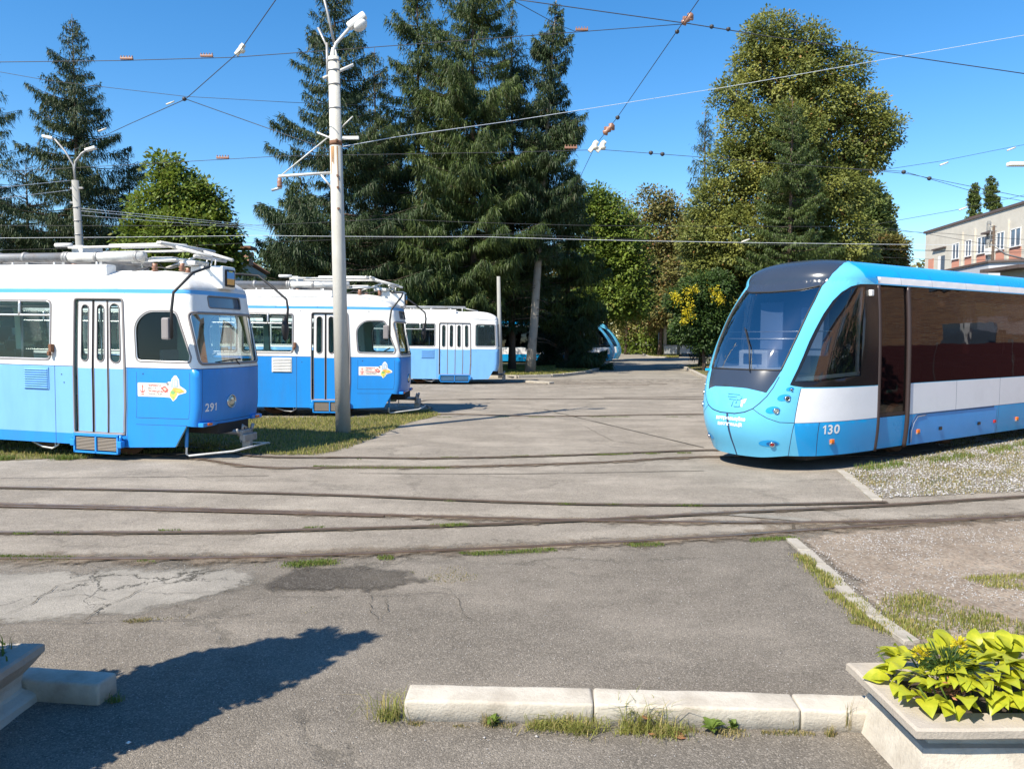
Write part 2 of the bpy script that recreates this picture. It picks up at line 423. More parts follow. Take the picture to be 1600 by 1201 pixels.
M['screen']=glass_mat('blue tinted windscreen glass',(.62,.64,.66),facing_min=.27,ior=1.55)
M['darkglass']=glass_mat('dark tinted window glass',(.07,.065,.07),facing_min=.02,ior=1.45,wobble=.16,refl=.8)
M['clearcab']=glass_mat('cab side glass',(.55,.60,.62),facing_min=.07)
M['dark']=simple('dark interior',(.02,.022,.025),.6)
M['seat']=simple('green seat shell',(.05,.22,.2),.5)
M['orange']=simple('orange lamp lens',(.75,.16,.02),.25)
M['red']=simple('red lamp lens',(.35,.02,.02),.2)
M['lens']=simple('clear lamp lens',(.45,.47,.42),.08,metal=.6,spec=1.0)
M['chrome']=simple('dull chrome ring',(.6,.6,.6),.2,metal=.9)
M['numwhite']=simple('white vinyl lettering',(.80,.80,.78),.4,var=.03)
M['sticker']=simple('cream sticker',(.80,.77,.70),.4,var=.03)
M['stred']=simple('red print',(.62,.09,.08),.45); M['storange']=simple('orange print',(.85,.42,.10),.45)
M['stgreen']=simple('green print',(.22,.45,.16),.45); M['stblue']=simple('pale blue print',(.42,.56,.78),.45); M['stgrey']=simple('grey print',(.28,.25,.24),.45); M['styellow']=simple('yellow print',(.80,.68,.12),.45); M['stsalmon']=simple('salmon print',(.80,.48,.38),.45); M['stpink']=simple('pale pink print',(.83,.66,.60),.45)
M['cyan']=simple('light blue gloss paint',(0.1200,0.4800,0.7200),.18,dirt=(0.0640,0.3200,0.5280),dirt_amt=.25,dscale=1.6,var=.03,spec=.6)
M['newblue']=simple('azure gloss paint',(0.0064,0.3200,0.7040),.18,dirt=(0.0240,0.2000,0.4800),dirt_amt=.3,dscale=1.5,var=.04,spec=.6)
M['newwhite']=simple('white gloss paint',(.80,.81,.84),.15,var=.02,dirt=(.5,.5,.5),dirt_amt=.2,dscale=2,spec=.6)
M['hood']=simple('dark blue grey gloss cowl',(.030,.040,.062),.22,var=.1,spec=.6)
M['black']=simple('black gloss trim',(.012,.011,.012),.2,var=.1)
M['bronze']=simple('dark brown door frame',(.05,.035,.035),.4,metal=.3)
M['concrete']=simple('pale concrete',(0.4000,0.3520,0.2960),.85,dirt=(0.2080,0.1840,0.1520),dirt_amt=.55,dscale=3.5,var=.12,vscale=8,bmp=.5,bscale=60)
M['limewash']=simple('whitewashed concrete',(.50,.455,.385),.85,dirt=(0.2720,0.2320,0.1840),dirt_amt=.85,dscale=3.2,var=.10,vscale=10,bmp=.55,bscale=55)
M['polepaint']=simple('peeling white pole paint',(0.5280,0.5120,0.4640),.75,dirt=(0.2720,0.2320,0.1760),dirt_amt=.55,dscale=2.4,var=.08,bmp=.4,bscale=18,streak=True)
M['greyconc']=simple('grey concrete pole',(0.3040,0.3040,0.2880),.85,dirt=(0.1760,0.1600,0.1360),dirt_amt=.6,dscale=2,var=.12,bmp=.3,streak=True)
M['kerb']=simple('worn kerb stone',(0.3680,0.3360,0.2880),.9,dirt=(0.1760,0.1520,0.1120),dirt_amt=.7,dscale=9,var=.16,vscale=14,bmp=.6,bscale=70)
M['lampwhite']=simple('white lamp housing',(.72,.72,.70),.4)
M['cable']=simple('dark wire',(.035,.035,.04),.6); M['whitecable']=simple('pale cable',(.62,.66,.72),.6)
M['insul']=simple('brown insulator',(.28,.14,.09),.4,var=.3,vscale=30); M['insulwhite']=simple('cream insulator',(.66,.62,.52),.4)
M['bark']=simple('brown bark',(.085,.060,.045),.95,var=.35,vscale=8,bmp=.9,bscale=12)
M['palebark']=simple('pale grey bark',(.30,.27,.23),.95,dirt=(.12,.1,.08),dirt_amt=.7,dscale=3,var=.25,vscale=6,bmp=.9,bscale=14)
M['asph_near']=asphalt('coarse grey asphalt',(.165,.144,.118),(.228,.200,.166),(.42,.37,.31),crack=.45,coarse=1.45,spk=.6,crackscale=.22,bm=.7)
M['asph_yard']=asphalt('sun bleached beige asphalt',(0.2268,0.1980,0.1620),(0.2988,0.2635,0.2196),(0.4032,0.3600,0.3096),crack=.22,coarse=.9,spk=.45,crackscale=.3,bm=.5)
M['asph_pale']=asphalt('pale cracked asphalt',(0.2448,0.2268,0.1944),(0.3024,0.2772,0.2412),(0.3600,0.3312,0.2880),crack=.8,coarse=1.2,spk=.4,crackscale=.8,bm=.5)
M['asph_dark']=asphalt('dark patched asphalt',(0.0684,0.0576,0.0475),(0.1044,0.0900,0.0720),(0.2160,0.2016,0.1800),crack=.3,coarse=1.0,spk=.5,bm=.8)
M['asph_far']=asphalt('pale street asphalt',(0.2232,0.2016,0.1692),(0.2952,0.2664,0.2232),(0.2880,0.2736,0.2448),crack=0,coarse=.8,spk=.3)
M['pavers']=asphalt('reddish worn paving',(0.2376,0.1800,0.1512),(0.2880,0.2304,0.1980),(0.3024,0.2520,0.2160),crack=.8,coarse=.7,spk=.3,crackscale=1.6)
M['dirt']=asphalt('dry dusty dirt',(0.2448,0.1908,0.1440),(0.3096,0.2520,0.1944),(0.3456,0.3168,0.2736),crack=0,coarse=.45,spk=.55,bm=1.0)
M['gravelbase']=asphalt('gravel with dry grass',(0.1800,0.1476,0.0972),(0.2448,0.2160,0.1728),(0.4320,0.4176,0.4032),crack=0,coarse=.4,spk=.8,bm=1.2)
M['turf']=asphalt('trodden soil under grass',(0.1152,0.1080,0.0432),(0.1656,0.1476,0.0720),(0.1440,0.1368,0.0720),crack=0,coarse=.5,spk=.3,bm=1.0)
M['railbed']=asphalt('brown dirt along rail',(0.1728,0.1296,0.0900),(0.2376,0.1908,0.1404),(0.2448,0.2016,0.1584),crack=0,coarse=.8,spk=.4,bm=.9)
M['groove']=simple('dirt in rail groove',(.055,.045,.03),.95,var=.4,vscale=12,bmp=.6)
M['railtop']=simple('brown rail head',(.19,.13,.095),.42,metal=.55,var=.3,vscale=6,dirt=(.10,.06,.035),dirt_amt=.6,dscale=4)
M['grass']=leaf_mat('mown grass',(.125,.15,.03),(.30,.30,.075),(.38,.31,.12),.2,trans=.3,nscale=.7)
M['drygrass']=leaf_mat('dry grass',(0.2400,0.1920,0.0720),(0.3680,0.3040,0.1360),(0.0800,0.1040,0.0240),.3,trans=.3)
M['weed']=leaf_mat('green weeds',(0.0720,0.1200,0.0160),(0.1760,0.2400,0.0480),(0.2000,0.1760,0.0640),.2,trans=.3)
M['spruce']=leaf_mat('dark spruce needles',(.014,.032,.012),(.055,.085,.024),(.06,.05,.025),.03,trans=.10,nscale=.45,iv=.45)
M['spruce2']=leaf_mat('fresh spruce needles',(.018,.040,.012),(.100,.138,.028),(.07,.06,.025),.03,trans=.12,nscale=.5,iv=.45)
M['maple']=leaf_mat('maple leaves turning yellow',(.070,.100,.022),(.36,.36,.085),(.34,.18,.06),.012,trans=.3,nscale=.32,iv=.22)  # broad noise also paints lit clumps and shaded hollows into the leaf colour
M['green']=leaf_mat('fresh green leaves',(0.0520,0.0920,0.0112),(0.1920,0.2560,0.0360),(0.1600,0.1600,0.0320),.05,trans=.3,nscale=.6)
M['olive']=leaf_mat('olive leaves',(0.0720,0.0800,0.0192),(0.2160,0.1920,0.0560),(0.2080,0.1120,0.0400),.08,trans=.25,nscale=.5)
M['poplar']=leaf_mat('poplar leaves',(.05,.08,.02),(.16,.20,.05),None,0,trans=.25)
M['goldflower']=leaf_mat('yellow blossoms',(.50,.42,.02),(.68,.60,.04),(.5,.35,.03),.1,trans=.3)
M['hosta']=leaf_mat('yellow green hosta leaves',(0.2592,0.3312,0.0180),(0.4752,0.4608,0.0324),(0.5184,0.3744,0.1008),.14,trans=.3,nscale=3.0,rough=.38,spec=.5)
M['darkleaf']=leaf_mat('dark green leaves',(0.0200,0.0480,0.0096),(0.0560,0.0960,0.0200),None,0,trans=.2)
M['soil']=simple('planter soil',(.05,.035,.025),.95,bmp=1.0,bscale=30)
M['stones']=simple('grey gravel stones',(0.3680,0.3520,0.3440),.85,var=.35,vscale=14)
M['deadleaf']=simple('dry brown leaf',(.34,.15,.07),.8,var=.3,vscale=20)
M['galv']=simple('galvanised steel',(.45,.47,.48),.45,metal=.5,dirt=(.25,.25,.25),dirt_amt=.4,dscale=4)
M['facade']=simple('cream facade',(0.5280,0.4960,0.4320),.8,dirt=(0.3360,0.3040,0.2560),dirt_amt=.5,dscale=.6,var=.05)
M['terracotta']=simple('terracotta spandrel panel',(.52,.24,.17),.8,var=.08)
M['winframe']=simple('white window frame',(.75,.75,.75),.5); M['winglass']=simple('reflecting window pane',(.10,.13,.18),.08,spec=1.0)
M['roofedge']=simple('dark roof edge',(.10,.075,.07),.8)
M['annex']=simple('light grey metal cladding',(0.4640,0.4800,0.5280),.5,var=.04)
M['brick']=None
def brick_mat():
    m,t,b,o=new_mat('red brick wall'); co=coords(t)
    sp=N(t,'ShaderNodeSeparateXYZ'); t.links.new(co,sp.inputs[0]); a=N(t,'ShaderNodeMath',operation='ADD'); t.links.new(sp.outputs[0],a.inputs[0]); t.links.new(sp.outputs[1],a.inputs[1])
    cb=N(t,'ShaderNodeCombineXYZ'); t.links.new(a.outputs[0],cb.inputs[0]); t.links.new(sp.outputs[2],cb.inputs[1])
    bt=N(t,'ShaderNodeTexBrick'); t.links.new(cb.outputs[0],bt.inputs['Vector'])
    bt.inputs['Color1'].default_value=(.42,.22,.12,1); bt.inputs['Color2'].default_value=(.27,.13,.085,1); bt.inputs['Mortar'].default_value=(.40,.36,.31,1)
    bt.inputs['Scale'].default_value=1; bt.inputs['Mortar Size'].default_value=.008; bt.inputs['Brick Width'].default_value=.26; bt.inputs['Row Height'].default_value=.08
    t.links.new(bt.outputs['Color'],b.inputs['Base Color']); b.inputs['Roughness'].default_value=.9; bump(t,b,bt.outputs['Fac'],.3,-.01); return m
M['brick']=brick_mat()

def soft(mt):
    """copy of a ground material that breaks up along the border of its sheet (vertex attribute fade)"""
    key='soft_'+mt.name
    if key in M: return M[key]
    m=mt.copy(); m.name=mt.name+' with ragged border'; t=m.node_tree; o=[n for n in t.nodes if n.type=='OUTPUT_MATERIAL'][0]; src=o.inputs[0].links[0].from_socket
    at=N(t,'ShaderNodeAttribute',attribute_name='fade'); co=coords(t,'Position')
    a=N(t,'ShaderNodeMath',operation='MULTIPLY_ADD'); t.links.new(noise(t,co,3.0,9,.72),a.inputs[0]); a.inputs[1].default_value=2.2; t.links.new(at.outputs['Fac'],a.inputs[2])
    r=ramp(t,a.outputs[0],[(.0,0.0),(1.0,1.0)]); rr=[n for n in t.nodes if n.type=='VALTORGB'][-1]
    mm=N(t,'ShaderNodeMapRange'); t.links.new(a.outputs[0],mm.inputs[0]); mm.inputs[1].default_value=1.35; mm.inputs[2].default_value=1.75; t.nodes.remove(rr)
    tr=N(t,'ShaderNodeBsdfTransparent'); mx=N(t,'ShaderNodeMixShader'); t.links.new(mm.outputs[0],mx.inputs[0]); t.links.new(tr.outputs[0],mx.inputs[1]); t.links.new(src,mx.inputs[2]); t.links.new(mx.outputs[0],o.inputs[0])
    M[key]=m; return m
def seg_dist(P,poly):
    d=np.full(len(P),1e9); n=len(poly)
    for i in range(n):
        a=np.array(poly[i]); b=np.array(poly[(i+1)%n]); ab=b-a; t=np.clip(((P-a)@ab)/(ab@ab+1e-12),0,1); d=np.minimum(d,np.linalg.norm(P-(a+t[:,None]*ab),axis=1))
    return d
def set_fade(me,vals):
    at=me.attributes.new('fade','FLOAT','POINT'); at.data.foreach_set('value',np.asarray(vals,np.float32))
ONE='1'
def digits_on(name,S,s,size,u,v,off,material,parent,bold,sx=1.0,shear=0.0):
    """lettering with a proper flagged 1"""
    x=u
    for ch in s:
        if ch=='1':
            h=size*.70; w_=size*.115; pl=[(.17*size,0),(.17*size+w_,0),(.17*size+w_,h),(.17*size+w_*.25,h),(.04*size,h*.80),(.04*size,h*.68),(.17*size,h*.77)]
            patch(name,S,[(x+a+b*shear,v+b) for a,b in pl],off,material,parent,step=.2); x+=size*.42
        else:
            text_on(name,S,ch,size,x,v,off,material,parent,bold=bold,sx=sx,shear=shear*1.0); x+=size*.56*sx
# ---------------------------------------------------------------- ground
g=MB(); g.box(-900,900,-60,1600,-.5,0); go=g.build('ground',M['asph_near']); tag(go,kind='structure')
def wobble(poly,amp,step,seed=0):
    q=resample(poly,step); out=[]
    for x,y in q:
        v=mnoise.noise_vector(Vector((x*1.3+seed,y*1.3,seed*2.1)))+mnoise.noise_vector(Vector((x*5+seed,y*5,seed)))*.45
        out.append((x+v.x*amp,y+v.y*amp))
    return out
def sheet(name,poly,z,mt,amp=.08,step=.25,seed=0,label=None,cat=None,fw=0.0,gs=.15):
    q=wobble(poly,amp,step,seed)
    if fw>0:
        a=np.array(q); lo=np.maximum(a.min(0),[-14,-2]); hi=np.minimum(a.max(0),[16,24]); us=np.arange(lo[0],hi[0],gs); vs_=np.arange(lo[1],hi[1],gs)
        V,T=partition(q,[],us,vs_,'p')
    else: V,T=partition(q,[],[],[],'p')
    P=np.column_stack([V,np.full(len(V),z)]); me=npmesh(name,P,T['p'],soft(mt) if fw>0 else mt)
    if fw>0: set_fade(me,np.clip(seg_dist(V,q)/fw,0,1))
    o=link(name,me); tag(o,label,cat,kind='structure'); return o
def GP(*pts): return [G(*p)[:2] for p in pts]
yard=GP((-500,878),(200,876),(420,874),(700,862),(1000,848),(1240,838),(1330,822),(1700,800))+[(40,12),(60,30),(60,60),(-60,60),(-60,12)]
sheet('road',yard,.004,M['asph_yard'],.05,.5,1,fw=.35,gs=.35)
sheet('road',[(-5,38.5),(24,38.5),(30,60),(120,75),(120,130),(22,105),(12,125),(16,300),(13,300),(8.5,150),(8,90),(4,70),(-2,60)],.008,M['asph_far'],.1,2,2)
sheet('pavement',GP((-500,887),(0,885),(330,880),(440,884),(405,920),(340,945),(200,968),(0,985),(-500,1000)),.004,M['asph_pale'],.06,.12,3,fw=.40,gs=.12)
sheet('pavement',GP((385,918),(450,884),(560,880),(640,888),(690,905),(640,925),(560,930),(450,936),(380,930)),.008,M['asph_dark'],.07,.10,4,fw=.35,gs=.08)
sheet('pavement',GP((640,602),(735,600),(820,603),(880,618),(660,627))+[G(610,616)[:2]],.012,M['pavers'],.12,.4,5,fw=1.0,gs=.3)
sheet('dirt',GP((1242,842),(1330,828),(1460,818),(1700,806))+[(14,9),(30,9),(30,-5),(2.1,-5)]+GP((1415,1004),(1340,930)),.012,M['dirt'],.03,.2,6,fw=.12,gs=.2)
sheet('gravel',GP((1318,737),(1372,781),(1480,776),(1600,770))+[(30,12.5),(40,30),(20,33),(8,18)]+GP((1500,690)),.012,M['gravelbase'],.05,.2,7,fw=.25,gs=.25)
lawn_poly=[(-30,12.75)]+GP((0,722),(140,716),(300,708),(410,712),(500,713),(545,702),(590,684),(640,662),(690,650),(668,640))+[(-4,20.2),(-30,20.2)]
sheet('lawn',lawn_poly,.012,M['turf'],.06,.2,8,fw=.35,gs=.25)
island=[(-60,39.2)]+GP((735,589),(800,591),(870,589),(915,584),(938,577),(948,568),(950,563))+[(7,64),(-60,64)]
sheet('lawn',island,.10,M['turf'],.0,.5,9)
islandR=GP((1064,573),(1080,581),(1110,597),(1180,625))+[(30,36),(40,60),(14.6,60)]
sheet('lawn',islandR,.10,M['turf'],.0,.5,10)
isl3=GP((1003,553),(1015,558),(1040,559),(1060,559))+[(20,92),(20,130),(15,130)]
sheet('lawn',isl3,.08,M['turf'],0,.5,11)
# earth under the islands (so that the raised lawns have sides)
def kerbline(pts,w_,h,seg,label,z0=0.0,mt='kerb',jit=.012):
    root=empty('kerb',(0,0,0),0,label,'kerb')
    L=[Vector(p[:2]) for p in pts]; cum=[0]
    for a,b in zip(L,L[1:]): cum.append(cum[-1]+(b-a).length)
    def at(d):
        for i in range(len(L)-1):
            if d<=cum[i+1] or i==len(L)-2:
                t=(d-cum[i])/max(1e-6,cum[i+1]-cum[i]); return L[i].lerp(L[i+1],t)
    n=max(1,int(cum[-1]/seg)); rr=random.Random(int(cum[-1]*100))
    for k in range(n):
        a=at(cum[-1]*k/n); b=at(cum[-1]*(k+1)/n); c=(a+b)/2; d=b-a; l=d.length
        m_=MB(); m_.box(-l/2+.008,l/2-.008,-w_/2,w_/2,-.05,h,ch=min(.015,h*.3))
        v=[(x+rr.uniform(-.004,.004),y+rr.uniform(-.004,.004),z+rr.uniform(-.002,.002)) for x,y,z in m_.v]; m_.v=v
        o=m_.build('kerb_stone',M[mt],root,loc=(c.x+rr.uniform(-jit,jit),c.y+rr.uniform(-jit,jit),z0+rr.uniform(-.008,.004)),rot=(0,0,math.atan2(d.y,d.x)+rr.uniform(-.012,.012)))
    return root
kerbline([(-6,39.2)]+GP((735,589),(800,591),(870,589),(915,584),(938,577),(948,568),(950,563)),.22,.16,1.0,'pale raised kerb curving round the lawn under the tall spruces')
kerbline(GP((1064,573),(1080,581),(1110,597),(1180,625)),.22,.16,1.0,'kerb edging the small lawn beside the streamlined tram nose')
kerbline(GP((1000,550),(1003,553),(1015,558),(1040,559)),.25,.14,1.2,'far kerb around the patch of grass by the metal bins')
kerbline([G(820,597),G(862,600)],.30,.10,.7,'short pale length of kerb lying loose before the spruce lawn')
kerbline(GP((1236,843),(1265,868),(1300,902),(1328,932),(1352,956),(1385,980),(1425,1008)),.12,.028,.42,'sunken kerb line running from the rails to the hosta planter')
kerbline(GP((1313,736),(1340,757),(1372,783)),.13,.03,.5,'sunken kerb line between the grey yard and the gravel patch')
# ---- tracks
def strip(name,pts,w_,z0,h,mt,parent,seed=0,jit=0):
    pts=resample([p[:2] for p in pts],.5,False); P=[]; n=len(pts)
    for i,p in enumerate(pts):
        a=Vector(pts[max(i-1,0)]); b=Vector(pts[min(i+1,n-1)]); t=(b-a).normalized(); nn=Vector((-t.y,t.x))
        j=1+(mnoise.noise(Vector((p[0]*3+seed,p[1]*3,seed)))*jit); P.append((Vector(p)-nn*w_/2*j,Vector(p)+nn*w_/2*j))
    m=MB(); vs=[];fs=[]
    for a,b in P: vs+= [(a.x,a.y,z0),(b.x,b.y,z0),(a.x,a.y,z0+h),(b.x,b.y,z0+h)]
    for i in range(n-1):
        k=4*i; fs.append((k+2,k+6,k+7,k+3)); 
        if h>0: fs.append((k,k+4,k+6,k+2)); fs.append((k+1,k+3,k+7,k+5))
    return m.add(vs,fs).build(name,mt,parent)
def smoothline(pts,n=6):
    P=[Vector(p[:2]) for p in pts]; out=[]
    for i in range(len(P)-1):
        p0=P[max(i-1,0)];p1=P[i];p2=P[i+1];p3=P[min(i+2,len(P)-1)]
        for k in range(n):
            t=k/n; out.append(tuple(.5*((2*p1)+(-p0+p2)*t+(2*p0-5*p1+4*p2-p3)*t*t+(-p0+3*p1-3*p2+p3)*t**3)))
    out.append(tuple(P[-1])); return out
def rail(pts,parent,seed,side=1,bed=.34,wide=.05,far=False):
    P=smoothline(pts)
    n=len(P); off=[]
    for i,p in enumerate(P):
        a=Vector(P[max(i-1,0)]); b=Vector(P[min(i+1,n-1)]); t=(b-a).normalized(); off.append((p[0]-t.y*.042*side,p[1]+t.x*.042*side))
    z=.016+.0007*seed
    if bed:
        q=resample(P,.4,False); vs=[];fs=[];fd=[]
        for i,p_ in enumerate(q):
            a=Vector(q[max(i-1,0)]); b=Vector(q[min(i+1,len(q)-1)]); t=(b-a).normalized()
            for k,f_ in ((-1,0),(-.5,.55),(0,1),(.5,.55),(1,0)): vs.append((p_[0]-t.y*bed*.75*k,p_[1]+t.x*bed*.75*k,z)); fd.append(f_*.62)
        for i in range(len(q)-1):
            for k in range(4): fs.append((i*5+k+1,i*5+k,i*5+5+k,i*5+6+k))
        me=MB().add(vs,fs).mesh('rail_bed',soft(M['railbed'])); set_fade(me,fd); link('rail_bed',me,parent)
    strip('rail_groove',off,.034,z+.003,0,M['groove'],parent,seed,.5)
    return strip('rail',P,wide,z+.002,.007,M['railtop'],parent)
LBL='tram track set in the worn asphalt'
ta=empty('tram_track',(0,0,0),0,'nearest pair of rails sweeping across the yard to the right hand edge','tram track')
rail([G(-700,872),G(0,875),G(350,874),G(700,862),G(1050,845),G(1240,832),G(1400,821),G(1600,808),G(2100,775)],ta,1,1,.42)
rail([G(-700,832),G(0,834),G(350,833),G(500,829),G(700,823),G(900,815),G(1150,802),G(1385,791),G(1600,777),G(2100,748)],ta,2,-1,.20)
tb=empty('tram_track',(0,0,0),0,'second pair of rails from the left that merges with the nearest pair by the dirt','tram track')
rail([G(-700,752),G(0,763),G(270,768),G(530,775),G(800,786),G(980,790),G(1180,790),G(1385,786)],tb,3,-1,.16)
rail([G(-700,778),G(0,790),G(300,797),G(700,810),G(1000,817),G(1240,818.5),G(1425,816),G(1550,811)],tb,4,1,.30,.06)
rail([G(-700,782),G(0,793.5),G(300,800.5),G(600,809)],tb,5,1,0,.04)
tc=empty('tram_track',(0,0,0),0,'pair of rails running from the nose of tram 291 to the streamlined tram','tram track')
rail([(-22,17.6)]+[(-12.0,15.05),(-6.3,13.55)]+[G(400,731),G(560,731),G(695,731),G(930,724),G(1100,715)]+[(7.0,13.6),(10,15.75),(20,22.5)],tc,6,1,.26)
rail([(-22,18.6)]+[(-12.0,16.05),(-6.1,14.55)]+[G(400,714),G(560,716),G(695,717),G(900,712),G(1100,704.5)]+[(6.4,14.5),(9.4,16.6),(19.4,23.4)],tc,7,-1,.22)
td=empty('tram_track',(0,0,0),0,'pair of rails leading out from under the middle vintage tram','tram track')
rail([(-25,21.0),(-6,21.0),(-2.5,20.9),G(720,648),G(870,651),G(1100,648),(12,20.4),(22,19.6)],td,8,1,.2)
rail([(-25,22.0),(-6,22.0),(-2.5,22.2),G(665,626),G(880,624),G(1100,624),(16,26.4),(26,27)],td,9,-1,.15)
rail([(3.2,26.6),(6,26.9),(12,28),(22,32)],td,10,-1,0)
te=empty('tram_track',(0,0,0),0,'rails under the farthest vintage tram reaching into the reddish paving','tram track')
rail([(-25,35.1),(-2,35.1),(1.5,34.8),(6,33.6)],te,11,1,.15); rail([(-25,36.1),(-2,36.1),(1.8,35.9),(7,34.6)],te,12,-1,.15)
# long tar seams and a patched trench
for k,(pts,w_) in enumerate((([G(560,740),G(800,741),G(1100,736)],.025),([G(0,748),G(420,744)],.02),([G(1239,818),G(1241,834)],.04),([G(850,640),G(1100,700)],.03))):
    o=strip('pavement_seam',smoothline(pts),w_,.0135,0,M['groove'],None,k+20,.8); tag(o,kind='structure')
o=strip('pavement',smoothline([G(1080,800),G(1240,812),G(1330,826)]),.16,.0145,0,M['asph_pale'],None,31,.6); tag(o,kind='structure')

# cracks in the old asphalt
def crack(pts,w_,seed):
    q=resample([G(*p_)[:2] for p_ in pts],.05,False); rr=random.Random(seed); out=[]; ox=oy=0
    for k,(x,y) in enumerate(q):
        ox=ox*.8+rr.gauss(0,.010); oy=oy*.8+rr.gauss(0,.010); out.append((x+ox,y+oy))
    o=MB(); vs=[];fs=[]
    for i,pt in enumerate(out):
        a=Vector(out[max(i-1,0)]); b=Vector(out[min(i+1,len(out)-1)]); t=(b-a).normalized(); ww=w_*.6*rr.uniform(.2,1.2)*min(1,4*i/len(out)+.1,4*(len(out)-1-i)/len(out)+.1)
        vs+=[(pt[0]+t.y*ww/2,pt[1]-t.x*ww/2,.0132),(pt[0]-t.y*ww/2,pt[1]+t.x*ww/2,.0132)]
    for i in range(len(out)-1): fs.append((2*i,2*i+2,2*i+3,2*i+1))
    o=o.add(vs,fs).build('pavement_crack',M['groove']); tag(o,kind='structure')
for k,(pts,w_) in enumerate([([(0,966),(60,938),(95,915),(150,905),(210,893)],.016),([(60,938),(120,930),(190,940)],.010),([(108,985),(160,950),(215,925),(300,905),(340,890)],.014),([(215,925),(260,930),(330,925),(400,921)],.012),([(150,905),(170,890),(140,882)],.010),([(575,930),(578,958),(592,975)],.010),([(598,932),(606,955),(600,972)],.010),([(380,932),(520,934),(680,928),(760,932)],.012),([(0,978),(140,974),(300,968),(470,955)],.014),([(640,905),(700,925),(720,960),(790,990)],.008),([(840,880),(900,900),(1010,905),(1090,925)],.008),([(700,740),(860,752),(1000,744)],.012),([(250,740),(330,752),(420,748)],.012),([(900,660),(960,690),(1080,702)],.02)]): crack(pts,w_,k+3)
